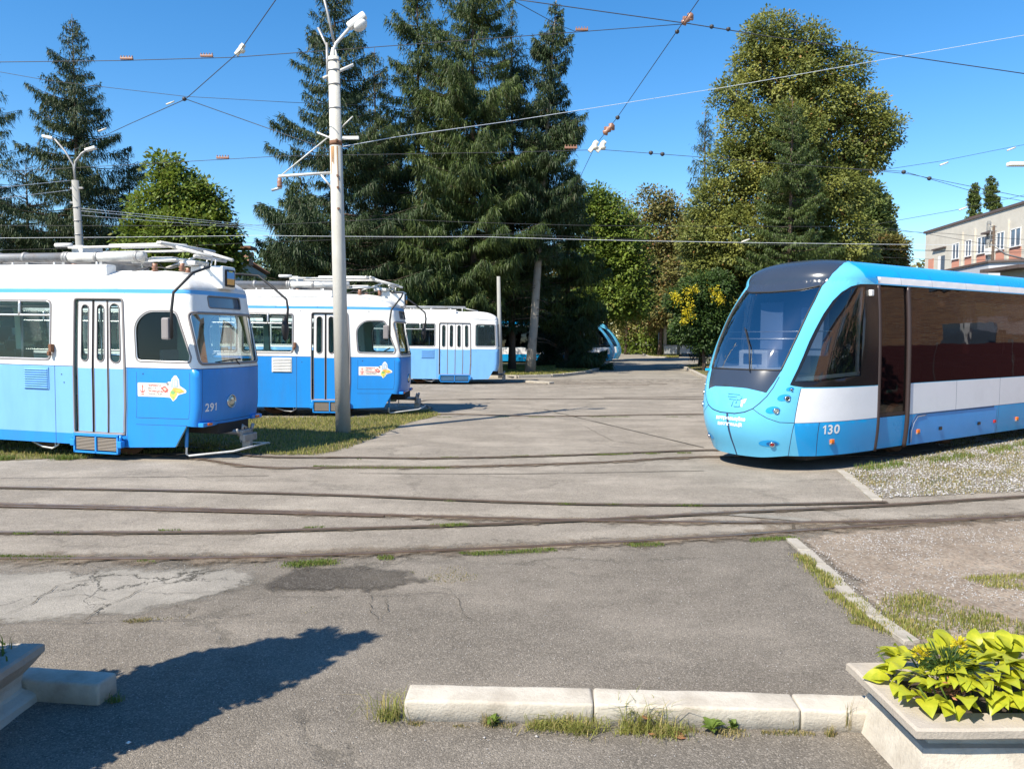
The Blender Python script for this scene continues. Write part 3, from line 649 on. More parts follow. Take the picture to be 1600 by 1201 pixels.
# ---------------------------------------------------------------- vintage trams
def slats_box(MBo,x0,x1,y,z0,z1,n,t=.006,d=.02):
    for i in range(n):
        z=z0+(z1-z0)*(i+.5)/n; MBo.box(x0,x1,y-d,y+d,z-t,z+t)
def make_wheel(parent,x,y):
    P=MB(); R=Matrix.Translation((x,y,.36))@Matrix.Rotation(rad(90),4,'X')
    P.lathe([(.02,-.06),(.33,-.06),(.35,-.045),(.36,.02),(.38,.03),(.38,.06),(.28,.06),(.26,.02),(.10,.02),(.09,.07),(.02,.07)],24,R,False)
    return P.build('wheel',M['rust'],parent)
def old_tram(name,label,cat,group,loc,rz,ry,kind,length=13.5,number=None,faded=True,mirrors=True):
    root=empty(name,loc,rz,label,cat,group,ry)
    S=OldSurf(length) if kind!='trailer' else OldSurf(length,wf=.96,bulge=.05,recede=.06,dome=1.1)
    uend=S.umax-1e-3
    trailer=kind=='trailer'
    hi=M['fadedblue'] if faded else M['blue']
    sk=[(-uend,.24),(-S.ux(-length+.6),.22),(-3.3,.215),(-2.2,.20),(-1.29,.235),(-1.08,.60),(-.86,.58),(-.5,.585),(0,.60)]
    top=S.vtop+1.3-1e-3
    dom=sk+[(-u,v) for u,v in sk[-2::-1]]
    dom=resample(dom,.12,False)+resample([(uend,.24),(uend,top),(-uend,top),(-uend,.24)],.35,False)[1:-1]
    us=sorted(set([round(x,3) for x in np.concatenate([np.arange(-2.6,2.61,.065),np.arange(-uend+.1,-2.6,.45),np.arange(2.65,uend-.1,.45)])]))
    vs_=list(np.arange(.3,2.9,.14))+[2.88,2.95,3.02,3.1,3.2,3.3,3.45,3.6,3.75,3.9,4.0,4.08,4.13]
    # openings on both sides
    if trailer: dr=(-3.56,-2.13); leaves=[(-3.52+i*.345,-3.52+i*.345+.325) for i in range(4)]; hangw=.10
    else: dr=(-3.25,-2.23); leaves=[(-3.195,-2.90),(-2.855,-2.585),(-2.551,-2.275)]; hangw=.0
    door=rpoly([(dr[0],.42),(dr[1],.42),(dr[1],2.735),(dr[0],2.735)],[0,0,.06,.06])
    if trailer:
        cabw=rpoly([(-1.93,1.69),(-1.0,1.69),(-1.0,2.69),(-1.90,2.69)],.09)
        wind=[rpoly([(-.84,1.69),(-.04,1.69),(-.04,2.69),(-.84,2.69)],.09),rpoly([(.84,1.69),(.84,2.69),(.04,2.69),(.04,1.69)],.09)]
    else:
        cabw=rpoly([(-2.02,1.68),(-1.03,1.672),(-1.0,1.77),(-1.18,2.545),(-1.77,2.54),(-2.02,2.33)],[.09,.06,.03,.10,.16,.16])
        wind=[rpoly([(-.875,1.645),(.875,1.645),(.965,2.52),(-.965,2.52)],[.09,.09,.09,.09])]
    win=[]
    u=-3.735
    while u-1.36>-S.ux(-length+1.0):
        win.append(rpoly([(u-1.36,1.665),(u,1.665),(u,2.70),(u-1.36,2.70)],.085)); u-=1.36+.14
    mir=lambda p:[(-a,b) for a,b in p][::-1]
    holes=[cabw,mir(cabw)]+wind+[w_ for w_ in win]+[mir(w_) for w_ in win]+[door]
    blind=rpoly([(-.50,2.61),(.47,2.61),(.48,2.815),(-.505,2.815)],.05)
    if not trailer: holes.append(blind)
    Z=[]
    bl=1.562
    Z.append(('blue',[(-uend-.1,.1),(uend+.1,.1),(uend+.1,bl),(-uend-.1,bl)]))
    if faded:
        lim=-2.2 if not trailer else 0
        Z.append(('faded',[(-uend-.1,.40),(lim,.40),(lim,bl),(-uend-.1,bl)]) if not trailer else ('faded',[(-uend-.1,.1),(.9,.1),(.9,bl),(-uend-.1,bl)]))
    if not trailer: Z.append(('stripe',[(-uend-.1,2.83),(uend+.1,2.83),(uend+.1,2.925),(-uend-.1,2.925)]))
    else: Z.append(('seam',[(-uend-.1,2.885),(uend+.1,2.885),(uend+.1,2.9),(-uend-.1,2.9)]))
    Z.append(('roof',[(-uend-.1,2.925),(uend+.1,2.925),(uend+.1,top+.2),(-uend-.1,top+.2)]))
    sm=lambda a,b,c,d:Z.append(('seam',[(a,b),(c,b),(c,d),(a,d)]))
    sm(-uend-.1,bl,uend+.1,bl+.012)
    for x in (-3.645,-6.4,-9.2): sm(x-.006,.2,x+.006,bl)
    sm(-2.20,.2,-2.19,bl)
    if not trailer:
        sm(-2.02,.715,-1.06,.725); sm(-2.02,.60,-1.06,.608); sm(-2.025,.72,-2.018,1.5); sm(-1.06,.72,-1.053,1.5)
        sm(-.80,.645,.80,.655); sm(-.84,.60,-.833,bl); sm(.833,.60,.84,bl)
        sm(-2.19,bl,-2.185,2.83)
    for h in holes: Z.append(('hole',h))
    V,T=partition(dom,Z,us,vs_,'white',.16)
    for zn,pn,mt in (('white','upper_body',M['white']),('blue','lower_body',M['blue']),('faded','faded_side_panel',M['fadedblue']),('stripe','roof_stripe',M['stripe']),('roof','roof',M['roofwhite']),('seam','panel_seam',M['seam'])):
        if zn in T: link(pn,surf_mesh(pn,S,V,T[zn],0,mt),root)
    inner=np.concatenate([T[k] for k in T if k!='hole'])
    link('lining',surf_mesh('lining',S,V,inner,-.05,M['mint'],flip=True),root)
    # windows
    def window(poly,mt,vent=False,nm='window',r=.016):
        g=patch(nm,S,poly,-.022,mt,root,step=.12)
        ring('frame',S,poly,r,-.004,M['gasket'],g); q=Vector((sum(p[0] for p in poly)/len(poly),sum(p[1] for p in poly)/len(poly)))
        ring('trim',S,[tuple(q+(Vector(p)-q)*.965) for p in poly],.010,-.004,M['alu'],g)
        if vent:
            a=min(p[0] for p in poly); b=max(p[0] for p in poly)
            ring('vent_bar',S,[(a,2.44),(b,2.44)],.022,-.012,M['alu'],g,closed=False)
            ring('vent_bar',S,[((a+b)/2,2.44),((a+b)/2,2.69)],.028,-.012,M['alu'],g,closed=False)
        return g
    for w_ in win: window(w_,M['glass'],True)
    for w_ in win: window(mir(w_),M['glass'],False)
    window(cabw,M['glass'],nm='cab_window'); window(mir(cabw),M['glass'],nm='cab_window')
    for w_ in wind: window(w_,M['screen'],nm='windscreen',r=.022)
    if not trailer:
        g=patch('destination_blind',S,blind,-.02,M['winglass'],root,step=.1); ring('frame',S,blind,.012,0,M['gasket'],g)
    # bolts and small marks on the panels
    dots=[(-1.9,1.47),(-3.5,1.42),(-5.1,1.40)]+([(-2.3,2.88),(-3.1,2.88),(-4.2,2.88),(-1.6,2.78),(-3.55,2.78),(-4.0,2.70),(-5.0,2.88)] if not faded else [(-4.1,2.99),(-4.0,3.02),(-3.45,1.28)])
    for a_,b_ in dots: patch('bolt',S,[(a_+.014*math.cos(q_),b_+.014*math.sin(q_)) for q_ in np.linspace(0,2*math.pi,7)[:-1]],.003,M['seam'],root,step=.2)
    # doors
    for k,(a,b) in enumerate(leaves):
        cx=(a+b)/2 if not (k==2 and not trailer) else (-2.518-2.327)/2
        wv=.075 if not (k==2 and not trailer) else .095
        ov=[(cx+wv*math.cos(t),1.735+wv*math.sin(t)) for t in np.linspace(math.pi,2*math.pi,9)]+[(cx+wv*math.cos(t),2.56+wv*math.sin(t)) for t in np.linspace(0,math.pi,9)]
        lp=[(a,.44),(b,.44),(b,2.70),(a,2.70)]
        V2,T2=partition(resample(lp,.1),[('low',[(a-.1,.3),(b+.1,.3),(b+.1,bl-.02),(a-.1,bl-.02)]),('hole',ov)],[],[], 'up')
        o=link('door_leaf',surf_mesh('door_leaf',S,V2,T2['up'],-.03,M['white']),root)
        link('lower_panel',surf_mesh('lower_panel',S,V2,T2['low'],-.03,hi),o)
        link('inner_panel',surf_mesh('inner_panel',S,V2,np.concatenate([T2['up'],T2['low']]),-.055,M['mint'],flip=True),o)
        patch('door_window',S,ov,-.04,M['glass'],o,step=.1); ring('frame',S,ov,.012,-.028,M['gasket'],o)
        ring('edge',S,lp,.008,-.03,M['gasket'],o)
    for k in range(len(leaves)-1):
        a=leaves[k][1]; b=leaves[k+1][0]
        patch('door_rubber',S,[(a-.004,.44),(b+.004,.44),(b+.004,2.7),(a-.004,2.7)],-.045,M['rubber'],root,step=.5)
    ring('door_frame',S,door,.018,0,M['gasket'],root)
    # louvre with slats
    la=(-4.30,-3.77) if not trailer else (-4.36,-3.77)
    lv=MB(); P0=S(np.array([la[0]]),np.array([1.3]))[0]; P1=S(np.array([la[1]]),np.array([1.3]))[0]
    lv.box(P0[0],P1[0],P0[1]-.012,P0[1]+.01,1.15,1.535); lo=lv.build('louvre',hi if faded else M['white'],root)
    for i in range(9):
        q=MB(); z=1.175+i*.04; Rm=Matrix.Translation(((P0[0]+P1[0])/2,P0[1]-.018,z))@Matrix.Rotation(rad(35),4,'X')
        q.box(-(P1[0]-P0[0])/2+.02,(P1[0]-P0[0])/2-.02,-.014,.014,-.004,.004,Rm); q.build('slat',hi if faded else M['white'],lo)
    # folding step
    xs=lambda u_:float(np.interp(-u_,S.C,S.P[:,0]))
    x0,x1=xs(dr[0]+.05),xs(dr[1]-.06)
    st=MB(); 
    for a,b,c,d in ((x0,x1,.38,.42),(x0,x1,.09,.12),(x0,x0+.03,.09,.40),(x1-.03,x1,.09,.40),((x0+x1)/2-.015,(x0+x1)/2+.015,.09,.40)): st.box(a,b,-1.19,-1.13,c,d)
    for x in (x0-.02,x1+.02): st.box(x-.05,x+.05,-1.20,-1.10,.20,.32,ch=.02); st.tube([(x,-1.16,.3),(x,-1.14,.42)],.025,8)
    so=st.build('folding_step',M['blue'],root)
    gm=MB(); slats_box(gm,x0+.04,(x0+x1)/2-.025,-1.15,.14,.36,9 if not trailer else 4); slats_box(gm,(x0+x1)/2+.025,x1-.04,-1.15,.14,.36,9 if not trailer else 4)
    g_=gm.build('step_grille',simple('grey step slats',(.30,.26,.22),.8) if not trailer else M['fadedblue'],so); 
    bk=MB(); bk.box(x0+.03,x1-.03,-1.12,-1.10,.12,.40); bk.build('step_back',M['under'],so)
    # underframe
    uf=MB(); uf.box(-length+.5,-1.3,-.85,.85,.33,.56); uf.box(-1.35,-.05,-.45,.45,.42,.60); uf.box(-8.4,-5.2,-.95,.95,.22,.5); uf.build('underframe',M['under'],root)
    fl=MB(); fl.box(-length+.3,-1.75,-1.0,1.0,.80,.86); fl.box(-1.76,-.3,-.78,.78,.80,.86); fl.build('floor',M['dark'],root)
    for bx in (-2.7,-length+2.8):
        b=MB(); b.box(bx-1.3,bx+1.3,-.62,-.54,.30,.46); b.box(bx-1.3,bx+1.3,.54,.62,.30,.46); b.box(bx-.3,bx+.3,-.6,.6,.25,.5); b.box(bx-.95,bx-.35,-.66,-.5,.12,.22); b.box(bx+.35,bx+.95,-.66,-.5,.12,.22)
        b.build('bogie',M['under'],root)
        for sx in (-.9,.9):
            for sy in (-.5,.5): make_wheel(root,bx+sx,sy)
    cb=MB(); cb.tube([(-3.45,-1.0,.20),(-3.2,-1.02,.12),(-3.0,-1.02,.10),(-2.9,-1.0,.16),(-2.86,-.98,.32)],.016,6); cb.tube([(-2.98,-1.0,.34),(-2.95,-1.0,.14),(-3.05,-1.0,.08)],.014,6); cb.build('brake_hose',M['whitemetal'],root)
    # interior
    it=MB(); it.box(-.2,.2,-.22,.22,1.20,1.26,ch=.02); it.box(-.22,-.17,-.22,.22,1.24,1.78,ch=.02); it.box(-.03,.03,-.03,.03,.86,1.2); im=it.mesh('passenger_seat',M['seat'])
    for x in np.arange(-length+1.6,-3.9,.85):
        for y in (-.62,.62): link('passenger_seat',im,root,loc=(float(x),y,0))
    pr=MB(); pr.box(-2.02,-1.98,-.2,1.0,.86,2.6); pr.box(-2.02,-1.98,-1.02,-.75,.86,1.6); pr.build('cab_partition',M['dark'],root)
    ds=MB(); ds.box(-.62,-.22,-.72,.72,.86,1.60,ch=.05); ds.tube([(-.72,.1,1.72),(-.66,.25,1.76),(-.6,.3,1.8)],.02,6); ds.box(-1.5,-1.1,-.1,.35,1.2,1.3,ch=.03); ds.box(-1.52,-1.44,-.1,.35,1.3,1.85,ch=.03); ds.build('dashboard',simple('grey dashboard',(.16,.18,.2),.6),root)
    hr=MB()
    for y in (-.4,.4): hr.tube([(-length+1,y,2.62),(-2.3,y,2.62)],.015,6)
    for x in (-3.3,-5.2,-7.4): hr.tube([(x,.5,.86),(x,.5,2.7)],.018,6)
    hr.build('handrail',M['alu'],root)
    # front
    if not trailer:
        hl=S(np.array([-.146]),np.array([.98]),0.0)[0]; n=S(np.array([-.146]),np.array([.98]),.1)[0]-hl
        R=Vector(n).to_track_quat('Z','Y').to_matrix().to_4x4(); R.translation=Vector(hl)
        h=MB(); h.lathe([(.118,-.03),(.122,.012),(.108,.028),(.100,.02),(.098,.0)],28,R); ho=h.build('headlamp',M['chrome'],root)
        l=MB(); l.lathe([(.10,.008),(.085,.022),(.05,.03),(.001,.034)],24,R); l.build('lens',M['lens'],ho)
        if number:
            digits_on('fleet_number',S,number,.19,-.78,.845,.004,M['numwhite'],root,bold=.005,sx=.95)
        for sgn in (-1,1):
            t_=MB(); q=S(np.array([sgn*.72]),np.array([.64]),.02)[0]
            if sgn<0: ts=t_.box(q[0]-.05,q[0]+.055,q[1]-.17,q[1]+.16,.585,.655,ch=.012).build('turn_signal',M['blue'],root)
            else: ts=t_.box(q[0]-.05,q[0]+.055,q[1]-.16,q[1]+.17,.585,.655,ch=.012).build('turn_signal',M['blue'],root)
            MB().box(q[0]-.02,q[0]+.075,q[1]-.06,q[1]+.06,.60,.645,ch=.012).build('lens',M['orange'],ts)
        # lettered sticker
        u0,v0=-2.0,1.085
        base=[(u0,v0),(u0+.50,v0),(u0+.60,v0-.01),(u0+.64,v0-.075),(u0+.70,v0-.02),(u0+.735,v0+.04),(u0+.885,v0+.085),(u0+.88,v0+.125),(u0+.76,v0+.20),(u0+.755,v0+.30),(u0+.70,v0+.375),(u0+.655,v0+.36),(u0+.605,v0+.26),(u0+.56,v0+.265),(u0+.53,v0+.235),(u0,v0+.235)]
        so=patch('sticker',S,rpoly(base,.02,3),.003,M['sticker'],root,step=.1)
        def pp(poly,mt,nm='emblem',off=.005): patch(nm,S,[(u0+a,v0+b) for a,b in poly],off,mt,so,step=.1)
        pp([(.025,.02),(.165,.02),(.165,.215),(.025,.215)],M['stpink'],'coat_of_arms')
        for a in ([(.045,.11),(.06,.075),(.09,.062),(.118,.075),(.134,.11),(.122,.115),(.108,.09),(.09,.08),(.07,.09),(.056,.115)],[(.083,.08),(.097,.08),(.095,.20),(.085,.20)],[(.068,.165),(.112,.165),(.112,.175),(.068,.175)],[(.07,.03),(.11,.03),(.115,.052),(.09,.044),(.065,.052)]): pp(a,M['stred'],'coat_of_arms',.007)
        for k,(s_,mm_) in enumerate((('ПЕРЕВАГА',M['stred']),('МІСТА -',M['stgrey']),('ГРОМАДСЬКИЙ',M['stred']),('ТРАНСПОРТ',M['stgrey']))):
            text_on('sticker_text',S,s_,.048,u0+.18,v0+.178-k*.049,.006,mm_,so,bold=.0008)
        pp([(.40,.155),(.50,.20),(.57,.13),(.51,.055)],M['sticker'],off=.006); pp([(.415,.15),(.50,.19),(.56,.13),(.51,.07)],M['stred'],off=.008); pp([(.455,.145),(.50,.165),(.535,.13),(.505,.10)],M['stsalmon'],off=.010)
        pp([(.59,.15),(.62,.31),(.655,.345),(.68,.30),(.65,.16)],M['sticker'],off=.006); pp([(.60,.16),(.625,.30),(.65,.33),(.645,.17)],M['stblue'],off=.008); pp([(.66,.16),(.665,.31),(.69,.33),(.735,.30),(.725,.17)],M['stblue'],off=.008); pp([(.69,.20),(.69,.27),(.71,.28),(.715,.2)],M['sticker'],off=.010)
        pp([(.62,.12),(.66,.165),(.79,.15),(.855,.10),(.76,.07),(.68,.085)],M['storange'],off=.008); pp([(.70,.115),(.75,.135),(.80,.115),(.75,.095)],M['styellow'],off=.010)
        pp([(.58,.03),(.60,.11),(.67,.12),(.72,.06),(.645,-.055)],M['styellow'],off=.008); pp([(.60,.06),(.61,.11),(.66,.115),(.69,.07),(.65,.045)],M['stgreen'],off=.010); pp([(.625,.0),(.645,.025),(.665,.0),(.645,-.02)],M['stgreen'],off=.010)
        pp([(.545+.024*math.cos(t),.225+.024*math.sin(t)) for t in np.linspace(0,2*math.pi,10)[:-1]],M['stgrey'],off=.008)
        # route box on the roof
        rb=MB(); rb.box(-.78,-.12,-.20,.20,2.95,3.36,ch=.045); ro=rb.build('route_box',M['white'],root)
        f=MB(); f.box(-.13,-.095,-.135,.135,3.0,3.30,ch=.03); fo=f.build('frame',M['black'],ro)
        MB().box(-.10,-.090,-.105,.105,3.14,3.26).build('blue_panel',M['stripe'],ro); MB().box(-.10,-.090,-.105,.105,3.035,3.14).build('orange_panel',M['storange'],ro); MB().box(-.10,-.089,-.05,.05,3.255,3.275).build('yellow_panel',M['styellow'],ro)
    # coupler and life guard
    cp=MB(); cp.tube([(-.9,0,.42),(.18,0,.40)],.05,10); cp.box(.16,.24,-.16,.16,.28,.47,ch=.02); cp.box(.24,.30,-.20,.20,.26,.40,ch=.02); cp.tube([(.2,-.12,.44),(.23,-.14,.56),(.27,-.10,.50)],.03,8); cp.tube([(.22,.12,.42),(.25,.14,.56)],.03,8); cp.tube([(.20,-.22,.38),(.24,-.34,.50)],.022,8); cp.box(.14,.30,-.05,.05,.12,.28,ch=.015)
    cp.build('coupler',M['steel'],root)
    if not trailer:
        lg=MB()
        lg.tube([(-.42,-.80,.60),(-.44,-.80,.10),(-.40,-.78,.07),(.34,-.60,.16),(.40,-.2,.18),(.40,.4,.18)],.018,8); lg.tube([(-.42,.80,.60),(-.44,.80,.10),(.3,.6,.14)],.018,8); lg.build('life_guard',M['whitemetal'],root)
        lb=MB(); lb.tube([(-.42,-.80,.60),(-.435,-.80,.22)],.03,8); lb.build('guard_bracket',M['blue'],root)
    # roof equipment
    cv=MB(); cv.box(-length+1.2,-4.3,-.86,-.62,3.14,3.33,ch=.03); cv.box(-4.28,-1.95,-.86,-.62,3.14,3.335,ch=.03)
    cv.box(-length+1.2,-1.95,.62,.86,3.14,3.33,ch=.03); 
    for x in np.arange(-1.9-.3,-length+1.4,-.9): cv.tube([(x,-.80,3.30),(x,-.80,3.38)],.015,6)
    cv.build('roof_fairing',M['white'],root)
    eq=MB(); eq.box(-length+1.2,-2.0,-.60,.60,3.18,3.26)
    for x in np.arange(-2.3,-length+1.4,-.8): eq.box(x-.03,x+.03,-.6,.6,3.26,3.40)
    eq.build('roof_frame',M['steel'],root)
    if not trailer:
        MB().tube([(-length+1.5,-.33,3.50),(-3.25,-.33,3.515)],.085,14).build('grey_duct',M['steel'],root)
        MB().tube([(-3.3,-.33,3.515),(-1.62,-.33,3.52)],.088,16).build('white_duct',M['whitemetal'],root)
        cl=MB()
        for x in (-1.75,-2.6,-3.24,-3.3,-4.2,-4.8): cl.tube([(x-.03,-.33,3.515),(x+.03,-.33,3.515)],.1,14)
        cl.build('duct_clamp',M['steel'],root)
        MB().tube([(-length+1.5,.3,3.48),(-2.0,.3,3.48)],.08,12).build('grey_duct',M['steel'],root)
    pg=MB()
    zt=3.74 if not trailer else 3.42; zb=3.40 if not trailer else 3.2
    if not trailer:
        for y in (-.42,.42): pg.tube([(-3.15,y,zt-.06),(-1.1,y,zt-.045),(-.55,y*.8,zt-.17),(-.3,y*.7,zt-.23)],.022,8)
        pg.tube([(-2.5,-.15,zt),(-1.3,-.15,zt+.01),(-1.0,0,zt)],.028,8); pg.tube([(-2.5,.15,zt),(-1.3,.15,zt+.01),(-1.0,0,zt)],.028,8)
        pg.tube([(-1.1,-.62,zt-.02),(-1.1,.62,zt-.02)],.03,8); pg.tube([(-.95,-.75,zt-.04),(-.95,.75,zt-.04)],.035,8); pg.tube([(-.50,-.45,3.50),(-.50,.45,3.50)],.03,8)
        pg.tube([(-1.0,-.4,zt-.05),(-.25,-.3,3.50)],.03,8); pg.tube([(-1.0,.4,zt-.05),(-.25,.3,3.50)],.03,8); pg.tube([(-1.9,-.3,3.42),(-.9,-.25,3.47),(-.4,-.2,3.40)],.02,8); pg.tube([(-1.5,.1,3.35),(-.8,.2,3.6)],.02,8)
        pg.tube([(-1.75,-.2,3.28),(-1.78,-.2,3.40),(-1.6,-.2,3.50),(-1.3,-.2,3.45)],.014,6); pg.box(-1.55,-1.1,-.25,-.05,3.44,3.52,ch=.02); pg.box(-.95,-.6,-.30,.1,3.36,3.44,ch=.03); pg.box(-3.3,-3.05,-.2,.3,3.55,3.75,ch=.02); pg.tube([(-3.55,-.3,3.74),(-3.2,-.3,3.74)],.04,8)
        for x in (-.6,-.5,-.42): pg.tube([(x,0,3.34),(x+.03,0,3.48)],.012,6)
        pb=pg.build('pantograph',M['whitemetal'],root)
        ins=MB().lathe([(.03,3.24),(.06,3.26),(.035,3.29),(.06,3.31),(.035,3.34),(.05,3.38)],10).mesh('insulator',M['insul'])
        for x in (-3.0,-1.3,-.75):
            for y in (-.45,.45): link('insulator',ins,pb,loc=(x,y,0))
        wv_=MB(); wv_.tube([(-1.8,-.5,3.22),(-1.5,-.35,3.34),(-1.1,-.3,3.30),(-.8,-.35,3.36)],.012,6); wv_.tube([(-1.7,-.3,3.25),(-1.5,-.1,3.42),(-1.25,-.2,3.27)],.012,6); wv_.build('roof_cable',M['cable'],pb)
    else:
        pg.tube([(-length+1.5,-.5,3.46),(-1.6,-.5,3.46)],.035,8); pg.tube([(-length+1.5,.5,3.46),(-1.6,.5,3.46)],.035,8); pg.tube([(-1.6,-.5,3.46),(-1.6,.5,3.46)],.035,8); pg.tube([(-1.6,-.45,3.40),(-1.0,-.2,3.30)],.02,8)
        for x in np.arange(-1.7,-length+1.5,-1.4): pg.tube([(x,-.5,3.2),(x,-.5,3.46)],.02,6)
        pg.build('roof_rail',M['whitemetal'],root)
    if mirrors:
        for sg in (-1,1):
            m=MB(); y=1.28*sg
            if sg<0: pts=[(-.55,-.12,3.34),(-.1,-.6,3.30),(-.06,-1.1,3.16),(-.29,-1.28,2.83),(-.33,-1.28,2.55),(-.33,-1.28,2.08)]
            else: pts=[(-1.0,.9,3.30),(-.69,1.2,3.32),(-.36,1.3,3.30),(-.08,1.3,3.10),(.25,1.3,2.84),(.28,1.3,2.66),(.25,1.3,2.3)]
            m.tube(pts,.024,8); mo=m.build('mirror_arm',M['rubber'],root)
            if sg<0: MB().box(-.50,-.36,-1.33,-1.24,2.06,2.42,Matrix.Rotation(0,4,'Z'),ch=.03).build('mirror',M['gasket'],mo)
            else:
                Rm=Matrix.Translation((.22,1.3,2.28))@Matrix.Diagonal((.6,1.0,1.9,1)); MB().lathe([(.005,-.13),(.07,-.10),(.10,0),(.07,.10),(.005,.13)],16,Rm).build('mirror',M['rubber'],mo)
        hd=MB(); q=S(np.array([-3.68]),np.array([1.85]),.03)[0]; hd.box(q[0]-.03,q[0]+.03,q[1]-.05,q[1]+.03,1.80,1.94,ch=.012); hd.box(q[0]-.05,q[0]-.0,q[1]-.06,q[1],1.74,1.82,ch=.012); hd.build('side_lamp',M['rust'],root)
    # windscreen details
    if not trailer:
        wp=MB(); q0=S(np.array([-.45]),np.array([1.68]),.02)[0]; q1=S(np.array([.15]),np.array([1.72]),.02)[0]; wp.tube([tuple(q0),tuple(q1)],.012,6); wp.tube([tuple(S(np.array([.1]),np.array([1.62]),.02)[0]),tuple(S(np.array([0.]),np.array([1.70]),.025)[0])],.01,6); wp.build('wiper',M['rubber'],root)
        patch('screen_label',S,rpoly([(-.62,1.83),(-.50,1.83),(-.50,1.93),(-.62,1.93)],.01),-.03,M['stblue'],root,step=.2)
    return root
G1='blue and white vintage trams lined up nose out on the left'
old_tram('vintage_tram','nearest vintage tram, fleet number 291 on its shaded nose, faded pale blue side panels','tram',G1,(-4.97,13.78,0),rad(-14),.017,'motor',13.5,'291',True)
old_tram('vintage_tram','middle vintage tram with deep blue side and star sticker, partly behind the white pole','tram',G1,(-2.87,21.44,0),rad(-1.0),.012,'motor',14,None,False)
old_tram('vintage_tram','farthest vintage tram with pale blue side, square end and four leaf door','tram',G1,(-.6,35.6,0),rad(0),.012,'trailer',15,None,True,mirrors=False)
# ---------------------------------------------------------------- streamlined tram
def new_tram(name,label,cat,group,loc,rz,number=None,length=19.0):
    root=empty(name,loc,rz,label,cat,group)
    S=NewSurf(length); ue=S.umax-1e-3; top=4.2
    mirp=lambda p:[(-a,b) for a,b in p][::-1]
    bot=[(-ue,.235),(-1.45,.25),(-.9,.262),(-.4,.215),(0,.205)]
    dom=bot+[(-a,b) for a,b in bot[-2::-1]]
    dom=resample(dom,.12,False)+resample([(ue,.235),(ue,top),(-ue,top),(-ue,.235)],.35,False)[1:-1]
    us=sorted(set([round(float(x),3) for x in np.concatenate([np.arange(-2.4,2.41,.05),np.arange(-ue+.1,-2.4,.5),np.arange(2.5,ue-.1,.5)])]))
    vs_=list(np.arange(.3,3.0,.06))+list(np.arange(3.0,4.2,.075))
    arch=[(1.014,1.375),(1.09,1.62),(1.137,1.83),(1.17,2.05),(1.21,2.24),(1.27,2.47),(1.365,2.68),(1.50,2.82),(1.70,2.915),(1.95,2.955),(2.33,2.965)]
    Z=[]; add=lambda n,p:Z.append((n,p))
    # side bands
    for sg in (1,-1):
        f=(lambda p:p) if sg>0 else mirp
        add('blue',f([(1.12,.1),(ue+.1,.1),(ue+.1,.785),(1.133,.785)]))
        add('white' if sg>0 else 'white2',f([(1.138,.79),(ue+.1,.785),(ue+.1,1.315),(1.215,1.315)]))
        add('whiter%d'%(sg>0),f([(2.9,.785),(ue+.1,.785),(ue+.1,1.315),(2.9,1.315)]))
        add('blue',f([(2.30,2.97),(ue+.1,2.97),(ue+.1,4.3),(2.6,4.3),(1.95,3.6),(2.1,3.1)]))
        add('strip' if sg>0 else 'strip2',f([(2.40,2.985),(ue+.1,2.985),(ue+.1,3.155),(2.40,3.155)]))
        add('hole',f(arch+[(2.42,2.965),(2.42,1.325),(1.26,1.335),(1.08,1.36)]))
        add('holeband' if sg>0 else 'holeband2',f([(2.42,1.325),(ue+.1,1.325),(ue+.1,2.965),(2.42,2.965)]))
    scr=[(-.76,1.60),(.815,1.60),(.86,1.85),(.903,2.10),(.93,2.40),(.948,2.68),(.955,2.90)]
    scr=[(.80,1.60),(.86,1.85),(.903,2.10),(.93,2.40),(.948,2.70),(.93,2.93),(.5,2.87),(0,2.855)]
    scr=scr+[(-.5,2.87),(-.80,2.92),(-.80,2.70),(-.76,2.40),(-.68,2.10),(-.60,1.85),(-.53,1.60)]
    hood=[(.948,2.68),(.953,2.92),(1.15,3.2),(1.42,3.45),(1.70,3.64),(2.15,3.80),(2.35,4.1),(2.4,4.25)]
    hood=hood+[(-2.35,4.25),(-2.25,4.1),(-2.0,3.80),(-1.5,3.64),(-1.2,3.45),(-.98,3.2),(-.83,2.92),(-.81,2.68)]
    add('hood',hood)
    low=[(.825,1.62),(.73,1.42),(.62,1.25),(.50,1.272),(.25,1.31),(0,1.318)]
    low=low+[(-.25,1.31),(-.38,1.28),(-.46,1.25),(-.50,1.42),(-.55,1.62)]
    add('low',low)
    add('hole',scr)
    def seamline(pts,w_=.006):
        for i in range(len(pts)-1):
            a=Vector(pts[i]); b=Vector(pts[i+1]); d=(b-a).normalized(); n=Vector((-d.y,d.x))*w_
            add('seam',[tuple(a+n),tuple(a-n),tuple(b-n+d*w_),tuple(b+n+d*w_)])
    vs1=[(.80,1.50),(.73,1.33),(.64,1.20),(.52,1.09),(.40,1.0),(.25,.94),(.08,.905),(-.08,.905),(-.25,.94),(-.40,1.0),(-.52,1.09),(-.64,1.20),(-.73,1.33),(-.80,1.50)]
    seamline(vs1,.010)
    for sg in (1,-1):
        q=[(sg*a,b) for a,b in [(.40,1.0),(.52,.93),(.67,.86),(.88,.80),(1.137,.79)]]; seamline(q)
        seamline([(sg*a,b) for a,b in [(1.215,1.32),(1.18,1.05),(1.137,.79),(1.03,.5),(.925,.26)]])
        seamline([(sg*a,b) for a,b in [(1.548,.785),(1.437,.25)]]); seamline([(sg*a,b) for a,b in [(1.137,.787),(ue,.787)]],.004)
        for x in (4.95,6.63,8.6,10.4,12.4,14.4): seamline([(sg*x,.24),(sg*x,1.32)],.005)
        for x in (3.1,4.1,5.3,6.6,8.2,10.2): seamline([(sg*x,2.97),(sg*x,3.9)],.003)
        add('hole',[(sg*2.42,.24),(sg*3.33,.24),(sg*3.33,2.965),(sg*2.42,2.965)][::sg])
